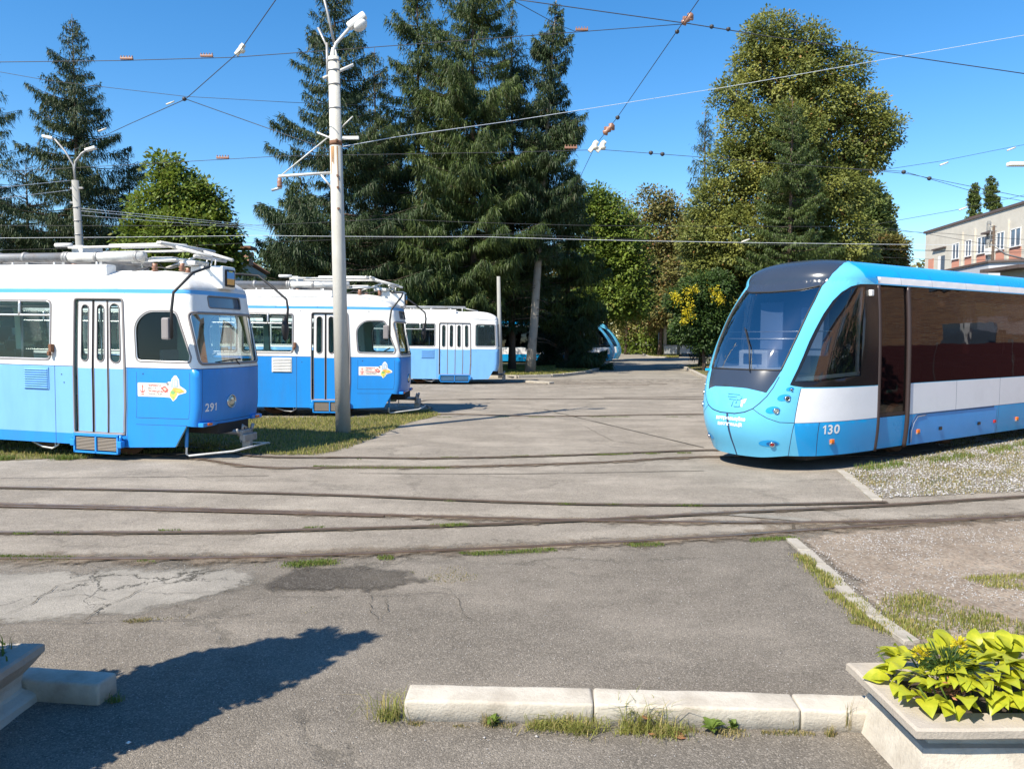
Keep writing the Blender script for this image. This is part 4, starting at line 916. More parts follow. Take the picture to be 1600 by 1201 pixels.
    seamline([(0.0,.90),(-.01,.21)],.006)
    V,T=partition(dom,Z,us,vs_,'cyan',.14)
    for zn,pn,mt in (('cyan','front_shell',M['cyan']),('blue','side_body',M['newblue']),('white','white_band',M['newwhite']),('white2','white_band',M['newwhite']),('whiter0','white_band',M['newwhite']),('whiter1','white_band',M['newwhite']),('strip','cornice_strip',M['newwhite']),('strip2','cornice_strip',M['newwhite']),('hood','dark_cowl',M['hood']),('low','lower_cowl',M['hood']),('seam','panel_seam',M['seam'])):
        link(pn,surf_mesh(pn,S,V,T[zn],0,mt),root)
    inner=np.concatenate([T[k] for k in T if k not in('hole','holeband','holeband2')])
    link('lining',surf_mesh('lining',S,V,inner,-.06,M['dark'],flip=True),root)
    for hb in ('holeband','holeband2'): link('window_band',surf_mesh('window_band',S,V,T[hb],-.004,M['darkglass']),root)
    ws=patch('windscreen',S,scr,-.006,M['screen'],root,step=.07); ring('frame',S,scr,.014,0,M['rubber'],ws)
    for sg in (1,-1):
        f=(lambda p:p) if sg>0 else mirp
        inn=[(1.092,1.43),(1.15,1.62),(1.204,1.83),(1.25,2.05),(1.304,2.29),(1.38,2.53),(1.482,2.736),(1.58,2.82),(1.682,2.865),(1.83,2.90),(1.975,2.914),(2.10,2.91),(2.149,1.495),(1.7,1.44)]
        gl=patch('cab_window',S,f(inn),-.004,M['clearcab'],root,step=.07)
        a=arch+[(2.42,2.965),(2.42,1.325),(1.26,1.335),(1.08,1.36)]
        V2,T2=partition(resample(f(a),.06),[('hole',f(inn))],[s*sg for s in np.arange(1.1,2.4,.06)],np.arange(1.4,2.95,.06),'b')
        link('window_surround',surf_mesh('window_surround',S,V2,T2['b'],-.001,M['black']),root)
        V3,T3=partition(resample(f([(1.10,1.435),(2.16,1.50),(2.16,1.56),(1.12,1.49)]),.06),[],[],[],'b'); link('window_ledge',surf_mesh('window_ledge',S,V3,T3['b'],-.03,M['whitemetal']),gl)
        ring('window_post',S,f([(2.13,1.52),(2.06,2.9)]),.035,-.05,M['whitemetal'],gl,closed=False)
        # door
        d=patch('door',S,f([(2.45,.25),(3.30,.25),(3.30,.78),(2.45,.78)]),-.03,M['newblue'],root,step=.3)
        patch('door_window',S,f([(2.47,.84),(3.28,.84),(3.28,2.94),(2.47,2.94)]),-.035,M['darkglass'],d,step=.3)
        patch('kick_rail',S,f([(2.47,.79),(3.28,.79),(3.28,.85),(2.47,.85)]),-.028,M['bronze'],d,step=.3)
        for u in (2.42,3.33): ring('door_post',S,f([(u,.23),(u,2.96)]),.045,-.018,M['bronze'],d,closed=False)
        # bogie cover panel
        bc=[(3.46,.30),(3.43,.50),(3.50,.66),(3.60,.755),(4.0,.77),(6.52,.76),(6.55,.25),(3.47,.25)]
        pc=patch('bogie_cover',S,f(bc),.006,simple('slightly faded azure paint',(.05,.33,.78),.25) if sg>0 else M['newblue'],root,step=.2)
        ring('cover_gap',S,f([(3.46,.28),(3.425,.50),(3.49,.67),(3.60,.765),(4.0,.78),(6.4,.775)]),.012,.004,M['seam'],pc,closed=False)
        ring('silver_trim',S,f([(3.50,.30),(3.47,.50),(3.53,.64),(3.63,.735),(3.9,.75)]),.009,.008,M['alu'],pc,closed=False)
        for u,mt in ((3.68,M['orange']),(4.43,M['black']),(5.85,M['black']),(6.48,M['red']),(7.43,M['orange']),(1.73,M['orange'])):
            q=S(np.array([sg*u]),np.array([.48]),.012)[0]; b=MB(); b.box(q[0]-.04,q[0]+.04,q[1]-.02,q[1]+.02,.45,.51,ch=.01); b.build('marker_lamp',mt,root)
            if mt is M['orange']: MB().box(q[0]-.05,q[0]+.05,q[1]-.022,q[1]+.016,.425,.452,ch=.008).build('lamp_base',M['gasket'],root)
        # lamp wells on the front
        def well(c,w_,h,ang,lampmat,lx=0.0,lr=.04,lid=True):
            el=[]; 
            for t in np.linspace(0,2*math.pi,17)[:-1]:
                x=w_*math.copysign(abs(math.cos(t))**1.0,math.cos(t)); y=h*math.sin(t)*(1 if math.sin(t)>0 else .75)
                el.append((c[0]+x*math.cos(ang)-y*math.sin(ang),c[1]+x*math.sin(ang)+y*math.cos(ang)))
            o=patch('lamp_well',S,f(el),.004,M['newblue'],root,step=.06)
            el2=[(c[0]+lx+(a-c[0])*.55,c[1]+(b-c[1])*.62) for a,b in el]
            patch('lamp_recess',S,f(el2),.007,simple('deep blue recess',(.01,.10,.30),.4),o,step=.05)
            P0=Vector(S(np.array([sg*(c[0]+lx)]),np.array([c[1]-.008]),.004)[0]); n=Vector(S(np.array([sg*(c[0]+lx)]),np.array([c[1]-.008]),.1)[0])-P0
            R=n.to_track_quat('Z','Y').to_matrix().to_4x4(); R.translation=P0
            MB().lathe([(lr,-.02),(lr,.014),(lr*.8,.02),(lr*.75,.008),(.001,.01)],16,R).build('lamp_ring',M['chrome'],o)
            MB().lathe([(lr*.72,.010),(lr*.4,.018),(.001,.02)],14,R).build('lens',lampmat,o)
        well((1.03,1.31),.07,.035,.1,M['dark'],.02,.018)
        well((.94,1.175),.115,.058,.12,M['dark'],.06,.040)
        well((.76,.985),.125,.062,.12,M['lens'],.065,.042)
        well((.62,.455),.20,.058,.05,M['red'],.06,.042)
    # front lettering and emblem
    tealm=simple('teal vinyl',(.09,.36,.52),.3); pale=simple('pale yellow vinyl',(.62,.76,.62),.3)
    e0,e1=.01,.985
    em=patch('emblem',S,[(e0+.17,e1+.14),(e0+.27,e1+.17),(e0+.245,e1+.10),(e0+.21,e1+.085),(e0+.20,e1+.03),(e0+.16,e1+.045)],.004,pale,root,step=.1)
    def st(p,r=.008): ring('emblem_stroke',S,[(e0+a,e1+b) for a,b in p],r,.004,tealm,em,closed=False,step=.04)
    st([(-.01,.225),(.14,.225),(.175,.20),(.18,.17),(.155,.145)]); st([(-.01,.185),(.09,.185)]); st([(.0,.145),(.155,.145),(.165,.10),(.155,.04),(.06,.035)]); st([(.05,.135),(.03,.035)]); st([(.10,.14),(.09,.08)])
    vinyl=simple('white vinyl',(.85,.9,.92),.3)
    text_on('warning_text',S,'дотримуйся',.078,-.17,.80,.004,vinyl,root,bold=.003,sx=.95)
    text_on('warning_text',S,'дистанції!',.078,-.155,.705,.004,vinyl,root,bold=.003,sx=.95)
    if number: digits_on('fleet_number',S,number,.20,1.58,.60,.004,M['numwhite'],root,bold=.005,sx=.92,shear=.12)
    wp=MB(); wp.tube([tuple(S(np.array([.25]),np.array([1.56]),.03)[0]),tuple(S(np.array([.10]),np.array([1.95]),.03)[0]),tuple(S(np.array([-.05]),np.array([2.25]),.02)[0])],.010,6); wp.build('wiper',M['rubber'],root)
    # cab lining above glass ledge, camera, console
    cn=MB(); cn.box(-.95,-.35,-.62,.62,1.15,1.62,ch=.06)
    cn.box(-.85,-.55,-.28,.30,1.60,1.90,ch=.04); co=cn.build('driver_console',simple('pale grey console',(.42,.45,.48),.5),root)
    MB().box(-.56,-.54,-.17,.19,1.67,1.84,ch=.005).build('display',M['dark'],co)
    se=MB(); se.box(-1.9,-1.4,-.25,.25,1.0,1.15,ch=.05); se.box(-1.98,-1.86,-.25,.25,1.1,1.9,ch=.05); se.build('driver_seat',M['dark'],root)
    pa=MB(); pa.box(-2.30,-2.26,-1.0,1.0,.6,2.95); pa.build('cab_partition',simple('cab wall',(.10,.12,.16),.5),root)
    ba=MB(); ba.tube([(-.75,-.85,2.08),(-.75,.85,2.08)],.012,6); ba.tube([(-1.2,-1.0,2.2),(-1.2,1.0,2.2)],.01,6); ba.build('sun_blind_rail',M['alu'],root)
    sb=MB(); sb.box(-1.35,-1.32,-.45,.0,1.9,2.7,ch=.01); sb.box(-1.5,-1.47,.25,.75,1.8,2.6,ch=.01); sb.build('notice_board',simple('blue grey board',(.16,.22,.34),.5),root)
    fl=MB(); fl.box(-length+.3,-1.9,-1.02,1.02,.5,.58); fl.box(-1.95,-.5,-.55,.55,.5,.58); fl.build('floor',M['dark'],root)
    it=MB(); it.box(-.2,.2,-.22,.22,.95,1.02,ch=.02); it.box(-.22,-.16,-.22,.22,1.0,1.55,ch=.02); it.box(-.03,.03,-.03,.03,.58,.96); im=it.mesh('passenger_seat',M['seat'])
    for x in np.arange(-length+1.6,-3.9,.9):
        for y in (-.75,.75): link('passenger_seat',im,root,loc=(float(x),y,0))
    uf=MB(); uf.box(-length+.4,-.9,-.8,.8,.16,.5); uf.build('underframe',M['under'],root)
    for bx in (-4.9,-length+4.5):
        b=MB(); b.box(bx-1.3,bx+1.3,-.75,-.66,.2,.4); b.box(bx-1.3,bx+1.3,.66,.75,.2,.4); b.build('bogie',M['under'],root)
        for sx in (-.9,.9):
            for sy in (-.5,.5): make_wheel(root,bx+sx,sy)
    cm=MB(); q=S(np.array([2.22]),np.array([2.84]),.02)[0]; cm.box(q[0]-.04,q[0]+.04,q[1]-.03,q[1]+.03,2.77,2.87,ch=.015); cm.build('camera_housing',M['lampwhite'],root)
    q=S(np.array([-.70]),np.array([1.56]),.02)[0]; MB().box(q[0]-.05,q[0]+.02,q[1]-.05,q[1]+.16,1.545,1.585,ch=.01).build('side_marker',M['newblue'],root)
    return root
NT=new_tram('streamlined_tram','light blue streamlined tram with raked windscreen, fleet number 130, on the right','tram','streamlined blue and white trams',(3.46,12.24,0),math.atan2(-.562,-.827),'130')
_k=kidmap()
c1=copy_tree(NT,None,_k,skip=('fleet_number','warning_text','emblem','emblem_stroke')); c1.location=(8.3,62.5,0); c1.rotation_euler=(0,0,rad(1)); tag(c1,'distant streamlined tram half hidden by the dark trees, the nearer of the two','tram')
c2=copy_tree(NT,None,_k,skip=('fleet_number','warning_text','emblem','emblem_stroke')); c2.location=(9.6,68,0); c2.rotation_euler=(0,0,rad(1)); tag(c2,'distant streamlined tram whose nose sticks out to the road beyond the nearer one','tram')
# ---------------------------------------------------------------- vegetation builders
def cards(c,d,w_,l,up=None,fold=0):
    """rhombic leaves: c base points, d unit directions, w width, l length -> verts, quads"""
    n=len(c); rr=np.random.default_rng(n)
    if up is None: up=rr.normal(size=(n,3))
    s=np.cross(d,up); s/=np.linalg.norm(s,axis=1,keepdims=True)+1e-9
    l=np.asarray(l).reshape(-1,1)*np.ones((n,1)); w_=np.asarray(w_).reshape(-1,1)*np.ones((n,1))
    m=c+d*l*.45
    V=np.stack([c,m+s*w_*.5,c+d*l,m-s*w_*.5],1).reshape(-1,3)
    F=np.arange(4*n).reshape(n,4); return V,F
def unit(v): return v/(np.linalg.norm(v,axis=-1,keepdims=True)+1e-9)
def spruce_mesh(H,R,seed,bare=.04,n_cards=60000,power=.85,gap=0.0,drop=1.0,card=(.05,.30)):
    rr=np.random.default_rng(seed)
    nb=int(H*10); zt=bare*H+(H*.985-bare*H)*(np.sort(rr.random(nb))**.93)
    f=(zt/H); r=R*np.clip((1-f)**power,0.03,1)*rr.uniform(.62,1.13,nb)
    r*=1+.16*np.sin(zt*1.7+seed)
    low=np.clip((f-bare)/.10,.45,1); r*=low
    az=rr.uniform(0,2*math.pi,nb); 
    rise=np.where(f>.75,.25+(f-.75)*1.6,-.22+f*.5)*rr.uniform(.6,1.3,nb)
    lens=r; prob=lens**1.25/np.sum(lens**1.25)
    b=rr.choice(nb,n_cards,p=prob); t=rr.random(n_cards)**.62
    # branch curve: outwards, sagging then lifting at its tip
    rt=r[b]*t; z=zt[b]+rt*rise[b]-.16*rt*(1-t)*1.4+.10*r[b]*t**3*.8
    lat=(rr.normal(size=n_cards))*(.10+.17*np.sin(np.pi*np.clip(t,0,1))*r[b]**.5*.9)
    ca,sa=np.cos(az[b]),np.sin(az[b])
    sag=np.abs(lat)*.55*drop
    c=np.stack([ca*rt-sa*lat,sa*rt+ca*lat,z-sag+rr.normal(size=n_cards)*.05],1)
    hang=rr.random(n_cards)<.72
    dn=np.stack([ca*.25+rr.normal(size=n_cards)*.22-sa*np.sign(lat)*.25,sa*.25+rr.normal(size=n_cards)*.22+ca*np.sign(lat)*.25,-np.ones(n_cards)*.95],1)
    ot=np.stack([ca*.9-sa*np.sign(lat)*rr.uniform(.1,1.0,n_cards),sa*.9+ca*np.sign(lat)*rr.uniform(.1,1.0,n_cards),rr.normal(size=n_cards)*.28+.02],1)
    d=unit(np.where(hang[:,None],dn,ot))
    L=card[1]*rr.uniform(.5,1.35,n_cards)*np.where(hang,1.5*drop,.8)*np.clip(.45+r[b]/R,.5,1.2); W=card[0]*rr.uniform(.6,1.3,n_cards)
    s=np.cross(d,rr.normal(size=(n_cards,3))); s=unit(s); m=c+d*(L*.18)[:,None]
    V=np.stack([m-s*(W*.5)[:,None],m+s*(W*.5)[:,None],c+d*L[:,None]],1).reshape(-1,3); F=np.arange(3*n_cards).reshape(-1,3)
    return (V,F),(zt,r,az,rise)
def spruce(name,label,x,y,H,R,seed,bare=.04,n=60000,mt='spruce',power=.85,lean=0.0,trunkmat='bark',tr=.22,cat='spruce tree',group=None,card=(.05,.30),drop=1.0,cut=0.0):
    root=empty(name,(x,y,0),0,label,cat,group)
    (V,F),(zt,r,az,rise)=spruce_mesh(H,R,seed,bare,n,power,drop=drop,card=card)
    V[:,0]+=lean*(V[:,2]/H)
    link('crown',npmesh('crown',V,F,M[mt]),root)
    t=MB(); rr=random.Random(seed); pts=[]; rs=[]
    for i in range(15):
        f=i/14; pts.append((lean*f+rr.uniform(-.03,.03)*(i>0),rr.uniform(-.03,.03)*(i>0),f*H)); rs.append(max(.015,tr*(1-f)**.8*(1.25 if i==0 else 1)))
    t.tube(pts,rs,12); t.build('trunk',M[trunkmat],root)
    lb=MB(); k=0
    for z,rv,a,ri in zip(zt,r,az,rise):
        k+=1
        if k%2 and z>H*.3: continue
        p=[(lean*z/H,0,z)]+[(lean*z/H+math.cos(a)*rv*q,math.sin(a)*rv*q,z+rv*q*ri-.16*rv*q*(1-q)*1.4+.08*rv*q**3) for q in (.33,.66,.95)]
        lb.tube(p,[.035+.006*rv,.028,.018,.006],4,cap=False)
    if bare>.15:
        for j in range(26):
            z=rr.uniform(.10,.95)*bare*H+1.0; a=rr.uniform(0,6.28); l=rr.uniform(.5,1.9); lb.tube([(lean*z/H,0,z),(lean*z/H+math.cos(a)*l*.6,math.sin(a)*l*.6,z-.05*l),(lean*z/H+math.cos(a)*l,math.sin(a)*l,z-.25*l)],[.02,.013,.004],4,cap=False)
    lb.build('limb',M['bark'],root)
    for o in root_children_names(root,'limb'): o['kind']='stuff'
    return root
def root_children_names(root,n): return [c for c in COL.objects if c.parent==root and c.name.split('.')[0]==n]
def broadleaf(name,label,x,y,blobs,seed,n=40000,leaf=(.13,.20),mt='green',trunk=(3.0,.22),cat='tree',group=None,clump=.55,fill=.55,flat=.75,extra=None):
    """blobs: (dx,dy,z,r[,rz])"""
    rr=np.random.default_rng(seed); root=empty(name,(x,y,0),0,label,cat,group)
    B=np.array([(b[0],b[1],b[2],b[3],(b[4] if len(b)>4 else b[3]*.85)) for b in blobs],float)
    wgt=B[:,3]**2; wgt/=wgt.sum()
    nc=max(30,int(n/34)); bi=rr.choice(len(B),nc,p=wgt)
    d=unit(rr.normal(size=(nc,3))); rad_=np.where(rr.random(nc)<.72,rr.uniform(.82,1.10,nc),rr.random(nc)**.5)
    jit=1+.18*np.sin(d[:,0]*7+B[bi,0]*3+seed)*np.cos(d[:,2]*6+B[bi,2])
    C=B[bi,:3]+d*np.stack([B[bi,3],B[bi,3],B[bi,4]],1)*(rad_*jit)[:,None]
    csz=clump*rr.uniform(.5,1.35,nc)
    ci=rr.choice(nc,n,p=csz**2/np.sum(csz**2))
    dd=unit(rr.normal(size=(n,3))); q=rr.random(n)**.45
    P=C[ci]+dd*(csz[ci]*q)[:,None]*np.array([1,1,flat])
    od=unit(d[ci]*.8+dd*.6+rr.normal(size=(n,3))*.5+np.array([0,0,-.35]))
    up=unit(d[ci]*.7+np.array([-.3,-.3,.8])+rr.normal(size=(n,3))*.32)
    L=leaf[1]*rr.uniform(.6,1.35,n); W=leaf[0]*rr.uniform(.7,1.3,n)
    # leaf plane contains od and is roughly perpendicular to up
    V,F=cards(P,od,W,L,up)
    crown=link('crown',npmesh('crown',V,F,M[mt]),root)
    t=MB(); r_=random.Random(seed); H=max(B[:,2]); top=(float(np.average(B[:,0],weights=B[:,3])),float(np.average(B[:,1],weights=B[:,3])),H*.8)
    pts=[];rs=[]
    for i in range(8):
        f=i/7; pts.append((top[0]*f+r_.uniform(-.08,.08)*(i>0),top[1]*f+r_.uniform(-.08,.08)*(i>0),top[2]*f)); rs.append(trunk[1]*(1-.75*f)*(1.3 if i==0 else 1))
    t.tube(pts,rs,12); t.build('trunk',M['bark'],root)
    for b in B:
        z0=min(b[2]*.75,top[2]*.9); z0=max(z0,trunk[0]*.6); f=z0/top[2]
        l=MB(); mid=((top[0]*f+b[0])/2+r_.uniform(-.2,.2),(top[1]*f+b[1])/2,(z0+b[2])/2+.1)
        e=(b[0],b[1],b[2]+b[4]*.3)
        l.tube([(top[0]*f,top[1]*f,z0),mid,e],[trunk[1]*.45,trunk[1]*.28,.03],7)
        for _ in range(5):
            v=Vector((r_.gauss(0,1),r_.gauss(0,1),r_.uniform(-.2,1))).normalized()*b[3]*.9; l.tube([mid,(b[0]+v.x*.5,b[1]+v.y*.5,b[2]+v.z*.4),(b[0]+v.x,b[1]+v.y,b[2]+v.z)],[trunk[1]*.2,.04,.012],5)
        l.build('limb',M['bark'],root)
    return root
def px_blobs(base,Y,lst,k=1.0):
    """(px,py,radius in px,depth offset) -> blobs relative to base"""
    out=[]
    for px,py,r,dy in lst:
        p=AT(px,py,Y+dy); rm=r*(Y+dy)/FPX*k; out.append((p[0]-base[0],p[1]-base[1],p[2],rm,rm*.9))
    return out
def top_height(px,py,Y): return AT(px,py,Y)[2]
# ---------------------------------------------------------------- spruces
TS='tall spruces between the vintage trams and the street'
def sp(label,px,pytop,Y,R,seed,**k):
    p=AT(px,pytop,Y); return spruce('spruce_tree',label,p[0],Y,p[2],R,seed,group=TS,**k)
sp('tall dark spruce directly behind the white lamp pole',522,-60,43,6.3,11,n=110000,power=.78)
sp('dense spruce right of the white pole with its top out of frame',652,-75,46.5,4.9,12,n=85000,power=.68,bare=.12,mt='spruce2')
sp('broad spruce in the middle of the clump, its crown cut by the upper edge',738,-140,44,5.5,13,n=120000,power=.66,bare=.13,mt='spruce2')
sp('slim spruce between the broad one and the bare trunked one',800,10,48,4.2,14,n=50000,power=.74,bare=.13)
p_=AT(828,583,44.5)
spruce('spruce_tree','spruce on a long pale bare trunk at the kerb, rightmost of the tall clump',p_[0],44.5,top_height(868,-2,44.5),3.7,15,bare=.31,n=55000,power=.64,lean=1.45,trunkmat='palebark',tr=.27,group=TS)
sp('shorter spruce filling the right flank of the clump above the street',888,262,51,4.0,16,n=40000,power=.6,mt='spruce2',bare=.2)
sp('dark spruce filling the gap between the pole spruce and the dense one',585,75,49,4.6,27,n=52000,power=.7)
sp('low dark spruce behind the farthest vintage tram',600,205,50,5.0,17,n=20000,power=.6)
sp('dark spruce deep behind the bare trunk',760,180,54,6.0,18,n=20000,power=.55,bare=.22)
sp('low spruce left of the pole filling the foot of the clump',470,270,47,4.2,19,n=45000,power=.6,mt='spruce2')
sp('dark spruce behind the vintage trams whose boughs reach over their roofs',670,300,42.5,3.6,20,n=42000,power=.55,mt='spruce2',bare=.2)
sp('bushy young spruce before the distant streamlined trams',905,470,50,2.2,21,n=26000,power=.5)
sp('bushy young spruce right of the bare trunk',862,492,56,2.4,22,n=18000,power=.5)
spL=AT(112,22,50)
spruce('spruce_tree','big spruce at the left behind the twin lamp post, top standing free',spL[0],50,spL[2],6.8,23,n=110000,power=.80,group='spruces on the left')
q=AT(-45,20,50); spruce('spruce_tree','spruce at the left edge with only its right hand boughs in view',q[0],50,q[2],5.4,24,n=40000,power=.7,group='spruces on the left')
q=AT(40,250,54); spruce('spruce_tree','lower spruce between the two big ones at the left',q[0],54,q[2],5.0,25,n=24000,power=.6,group='spruces on the left')
q=AT(200,235,53); spruce('spruce_tree','dark spruce behind the leafy green tree on the left',q[0],53,q[2],4.6,26,n=22000,power=.6,group='spruces on the left')
# ---------------------------------------------------------------- broadleaved trees
def tree_px(label,px,Y,lst,seed,**k):
    kk=k.pop('k',1.0)
    b=AT(px,560,Y); return broadleaf('broadleaf_tree',label,b[0],Y,px_blobs((b[0],Y),Y,lst,kk),seed,**k)
tree_px('fresh green leafy tree right of the left spruce, sky behind its top',285,44,[(262,262,20,0),(283,300,34,0),(250,330,38,0),(320,320,30,0),(290,370,48,-1),(340,365,28,0),(235,385,40,0),(350,400,26,0)],31,n=26000,mt='green',leaf=(.16,.25),clump=.6)
tree_px('huge old maple turning yellow behind the streamlined tram',1260,52,[(1203,55,36,0),(1262,72,34,0),(1180,100,34,0),(1236,122,50,0),(1316,112,38,0),(1290,165,44,0),(1150,150,34,0),(1175,210,46,-1),(1345,165,30,0),(1232,215,56,-1),(1300,235,50,1),(1372,205,34,0),(1352,240,34,1),(1150,265,44,-1),(1215,300,58,-1.5),(1290,300,48,-1),(1125,325,44,-1),(1330,300,34,0),(1100,372,40,-1),(1165,380,56,-2),(1240,385,60,-1),(1310,372,44,-1),(1330,400,34,0),(1110,420,40,-1),(1190,450,60,0),(1120,470,36,0)],32,n=178000,mt='maple',leaf=(.13,.20),trunk=(4,.5),clump=.62,flat=.6,k=.93)
b_=AT(1228,560,47)
spruce('spruce_tree','dark feathery conifer growing in front of the big maple',b_[0],46.8,top_height(1226,150,46.8),4.3,33,n=80000,power=.62,mt='spruce2',card=(.07,.22),drop=.6,cat='conifer')
b_=AT(1102,175,55); spruce('spruce_tree','thin spruce with sparse drooping boughs showing left of the maple',b_[0],55,b_[2],2.3,34,n=14000,power=.5)
tree_px('bright green tree at the far end of the spruces',945,68,[(925,318,26,0),(948,345,34,0),(970,372,34,0),(925,380,34,0),(950,420,40,0),(985,425,30,0),(960,465,38,0),(925,470,26,0),(990,470,28,0)],35,n=30000,mt='green',leaf=(.2,.3),clump=.9)
tree_px('olive brown tree closing the view at the end of the street',1030,86,[(1020,322,26,0),(1052,330,26,0),(1040,365,38,0),(1000,378,34,0),(1072,378,34,0),(1030,420,46,0),(1080,425,36,0),(990,440,34,0),(1055,465,40,0),(1015,480,32,0),(1075,470,40,-3)],36,n=36000,mt='olive',leaf=(.24,.34),clump=1.2)
tree_px('thin leafed tree with a bare wispy top over the street',978,96,[(965,335,22,0),(985,360,28,0),(1000,400,30,0),(975,440,34,0),(1005,500,24,0),(980,510,20,0)],37,n=14000,mt='olive',leaf=(.22,.32),clump=1.2)
gt=tree_px('small tree with hanging clusters of yellow blossom beside the tram nose',1100,47,[(1092,455,26,0),(1065,470,20,0),(1120,450,22,0),(1085,500,26,0),(1115,495,24,0),(1100,530,20,0),(1070,520,14,0)],38,n=20000,mt='darkleaf',leaf=(.10,.22),clump=.5,trunk=(1.5,.12))
V=[];F=[];n0=0; rr=np.random.default_rng(3)
for (px,py,r) in [(1060,470,9),(1076,457,9),(1086,453,7),(1078,478,8),(1114,456,11),(1122,462,10),(1126,470,7),(1070,488,7),(1080,494,8),(1068,502,6),(1054,462,6)]:
    p=AT(px,py,45.6); n=90; rm=r*45.6/FPX*1.05
    c=np.array(p)+rr.normal(size=(n,3))*rm*.45*np.array([1,.8,1.1]); v,f=cards(c,unit(rr.normal(size=(n,3))),.07,.10); V.append(v); F.append(f+n0); n0+=len(v)
V=np.concatenate(V)-np.array(gt.location); o=link('blossom',npmesh('blossom',V,np.concatenate(F),M['goldflower']),gt); o['kind']='stuff'
tree_px('tall poplar showing right of the maple crown',1362,80,[(1358,300,12,0),(1362,325,15,0),(1358,350,18,0),(1365,375,18,0),(1360,405,18,0)],39,n=12000,mt='poplar',leaf=(.25,.36),clump=.9)
tree_px('narrow poplar leaning out beside the taller one',1382,82,[(1380,310,6,0),(1384,330,8,0),(1380,352,10,0),(1388,372,10,0),(1386,398,12,0)],40,n=7000,mt='poplar',leaf=(.25,.36),clump=.7)
tree_px('round topped tree just above the roof of the streamlined tram',1385,62,[(1372,385,16,0),(1395,388,15,0),(1385,405,22,0),(1400,410,12,0),(1350,405,18,0)],41,n=12000,mt='olive',leaf=(.18,.28),clump=.6)
tree_px('left hand poplar of the two rising behind the cream building',1527,150,[(1522,288,3,0),(1523,295,5,0),(1522,303,6,0),(1523,311,7,0),(1522,320,7,0),(1523,330,8,0),(1522,345,9,0)],42,n=8000,mt='poplar',leaf=(.22,.3),clump=.35)
tree_px('wider right hand poplar rising behind the cream building',1549,150,[(1549,282,4,0),(1550,290,6,0),(1549,299,8,0),(1551,308,8,0),(1550,318,9,0),(1556,326,8,0),(1552,345,11,0)],43,n=10000,mt='poplar',leaf=(.22,.3),clump=.35)
# woods that close the far side of the yard
def woods(label,lst,seed,n,mt,leaf):
    rr=np.random.default_rng(seed); V=[];F=[];n0=0
    for (x,y,r,h) in lst:
        m=int(n*r*h/sum(a[2]*a[3] for a in lst)); th=rr.uniform(0,2*math.pi,m); z=rr.random(m)**.8
        rad_=r*np.sqrt(np.clip(1-(z*1.02-.25)**2*.9,.05,1))*rr.uniform(.75,1.08,m)*(1+.2*np.sin(th*5+x))
        c=np.stack([x+np.cos(th)*rad_,y+np.sin(th)*rad_,z*h*(1+.12*np.sin(th*3+y))],1)
        v,f=cards(c,unit(rr.normal(size=(m,3))+np.array([0,0,-.5])),leaf[0],leaf[1]*rr.uniform(.6,1.4,m)); V.append(v);F.append(f+n0);n0+=len(v)
    o=link('woods',npmesh('woods',np.concatenate(V),np.concatenate(F),M[mt])); return tag(o,label,'woods',kind='stuff')
woods('dark mass of undergrowth under the tall spruces',[(-28,78,7,10),(-19,79,7,10),(-11,79,6,11),(-3,80,5,10),(3,84,4,9),(-38,78,8,11),(-48,76,8,13)],51,34000,'spruce',(.4,.55))
woods('far wall of trees beyond the street',[(22,118,6,15),(31,122,7,16),(40,125,7,17),(50,128,7,15),(4,110,5,14),(-4,112,6,15),(60,132,8,15),(11,160,5,13),(18,150,5,13),(76,140,9,14)],52,40000,'olive',(.6,.85))
woods('leafy shrubbery behind the metal bins',[(17,96,2.4,4.5),(20.5,97,2.5,5.5),(24,96,2.6,5),(27.5,96,2.8,6),(31,95,3,7),(14,103,1.8,2.2)],53,16000,'green',(.26,.38))
woods('dark shrubbery on the lawn right of the street behind the tram',[(17,54,2.2,3.4),(20,55,2.4,4.5),(24,56,2.6,5),(28,57,2.6,5)],54,18000,'darkleaf',(.17,.26))
# ---------------------------------------------------------------- grass and weeds
def blades(name,label,pts,hmin,hmax,w_,mt,seed,bend=.4,cat='grass',parent=None):
    rr=np.random.default_rng(seed); P=np.asarray(pts,float); n=len(P)
    a=rr.uniform(0,2*math.pi,n); h=rr.uniform(hmin,hmax,n); be=rr.uniform(.1,1,n)*bend
    dx=np.cos(a)*be*h; dy=np.sin(a)*be*h; s=np.stack([-np.sin(a),np.cos(a)],1)*(w_/2)
    z=P[:,2] if P.shape[1]>2 else np.zeros(n)
    b0=np.stack([P[:,0]-s[:,0],P[:,1]-s[:,1],z],1); b1=np.stack([P[:,0]+s[:,0],P[:,1]+s[:,1],z],1)
    m0=np.stack([P[:,0]-s[:,0]*.7+dx*.35,P[:,1]-s[:,1]*.7+dy*.35,z+h*.6],1); m1=np.stack([P[:,0]+s[:,0]*.7+dx*.35,P[:,1]+s[:,1]*.7+dy*.35,z+h*.6],1)
    t=np.stack([P[:,0]+dx,P[:,1]+dy,z+h*(1-be*.4)],1)
    V=np.stack([b0,b1,m1,m0,t],1).reshape(-1,3); k=np.arange(n)*5
    F=np.concatenate([np.stack([k,k+1,k+2],1),np.stack([k,k+2,k+3],1),np.stack([k+3,k+2,k+4],1)])
    o=link(name,npmesh(name,V,F,M[mt]),parent)
    return tag(o,label,cat,kind='stuff')
def inside(poly,n,seed,z=0.0,dens=None):
    rr=np.random.default_rng(seed); a=np.array(poly); lo=a.min(0); hi=a.max(0); out=[]
    P=rr.uniform(lo,hi,(n*3,2)); P=P[pip(P,poly)][:n]
    if dens is not None:
        v=np.array([mnoise.noise(Vector((x*dens,y*dens,seed))) for x,y in P]); P=P[v+rr.normal(size=len(P))*.15>-.02]
    return np.column_stack([P,np.full(len(P),z)])
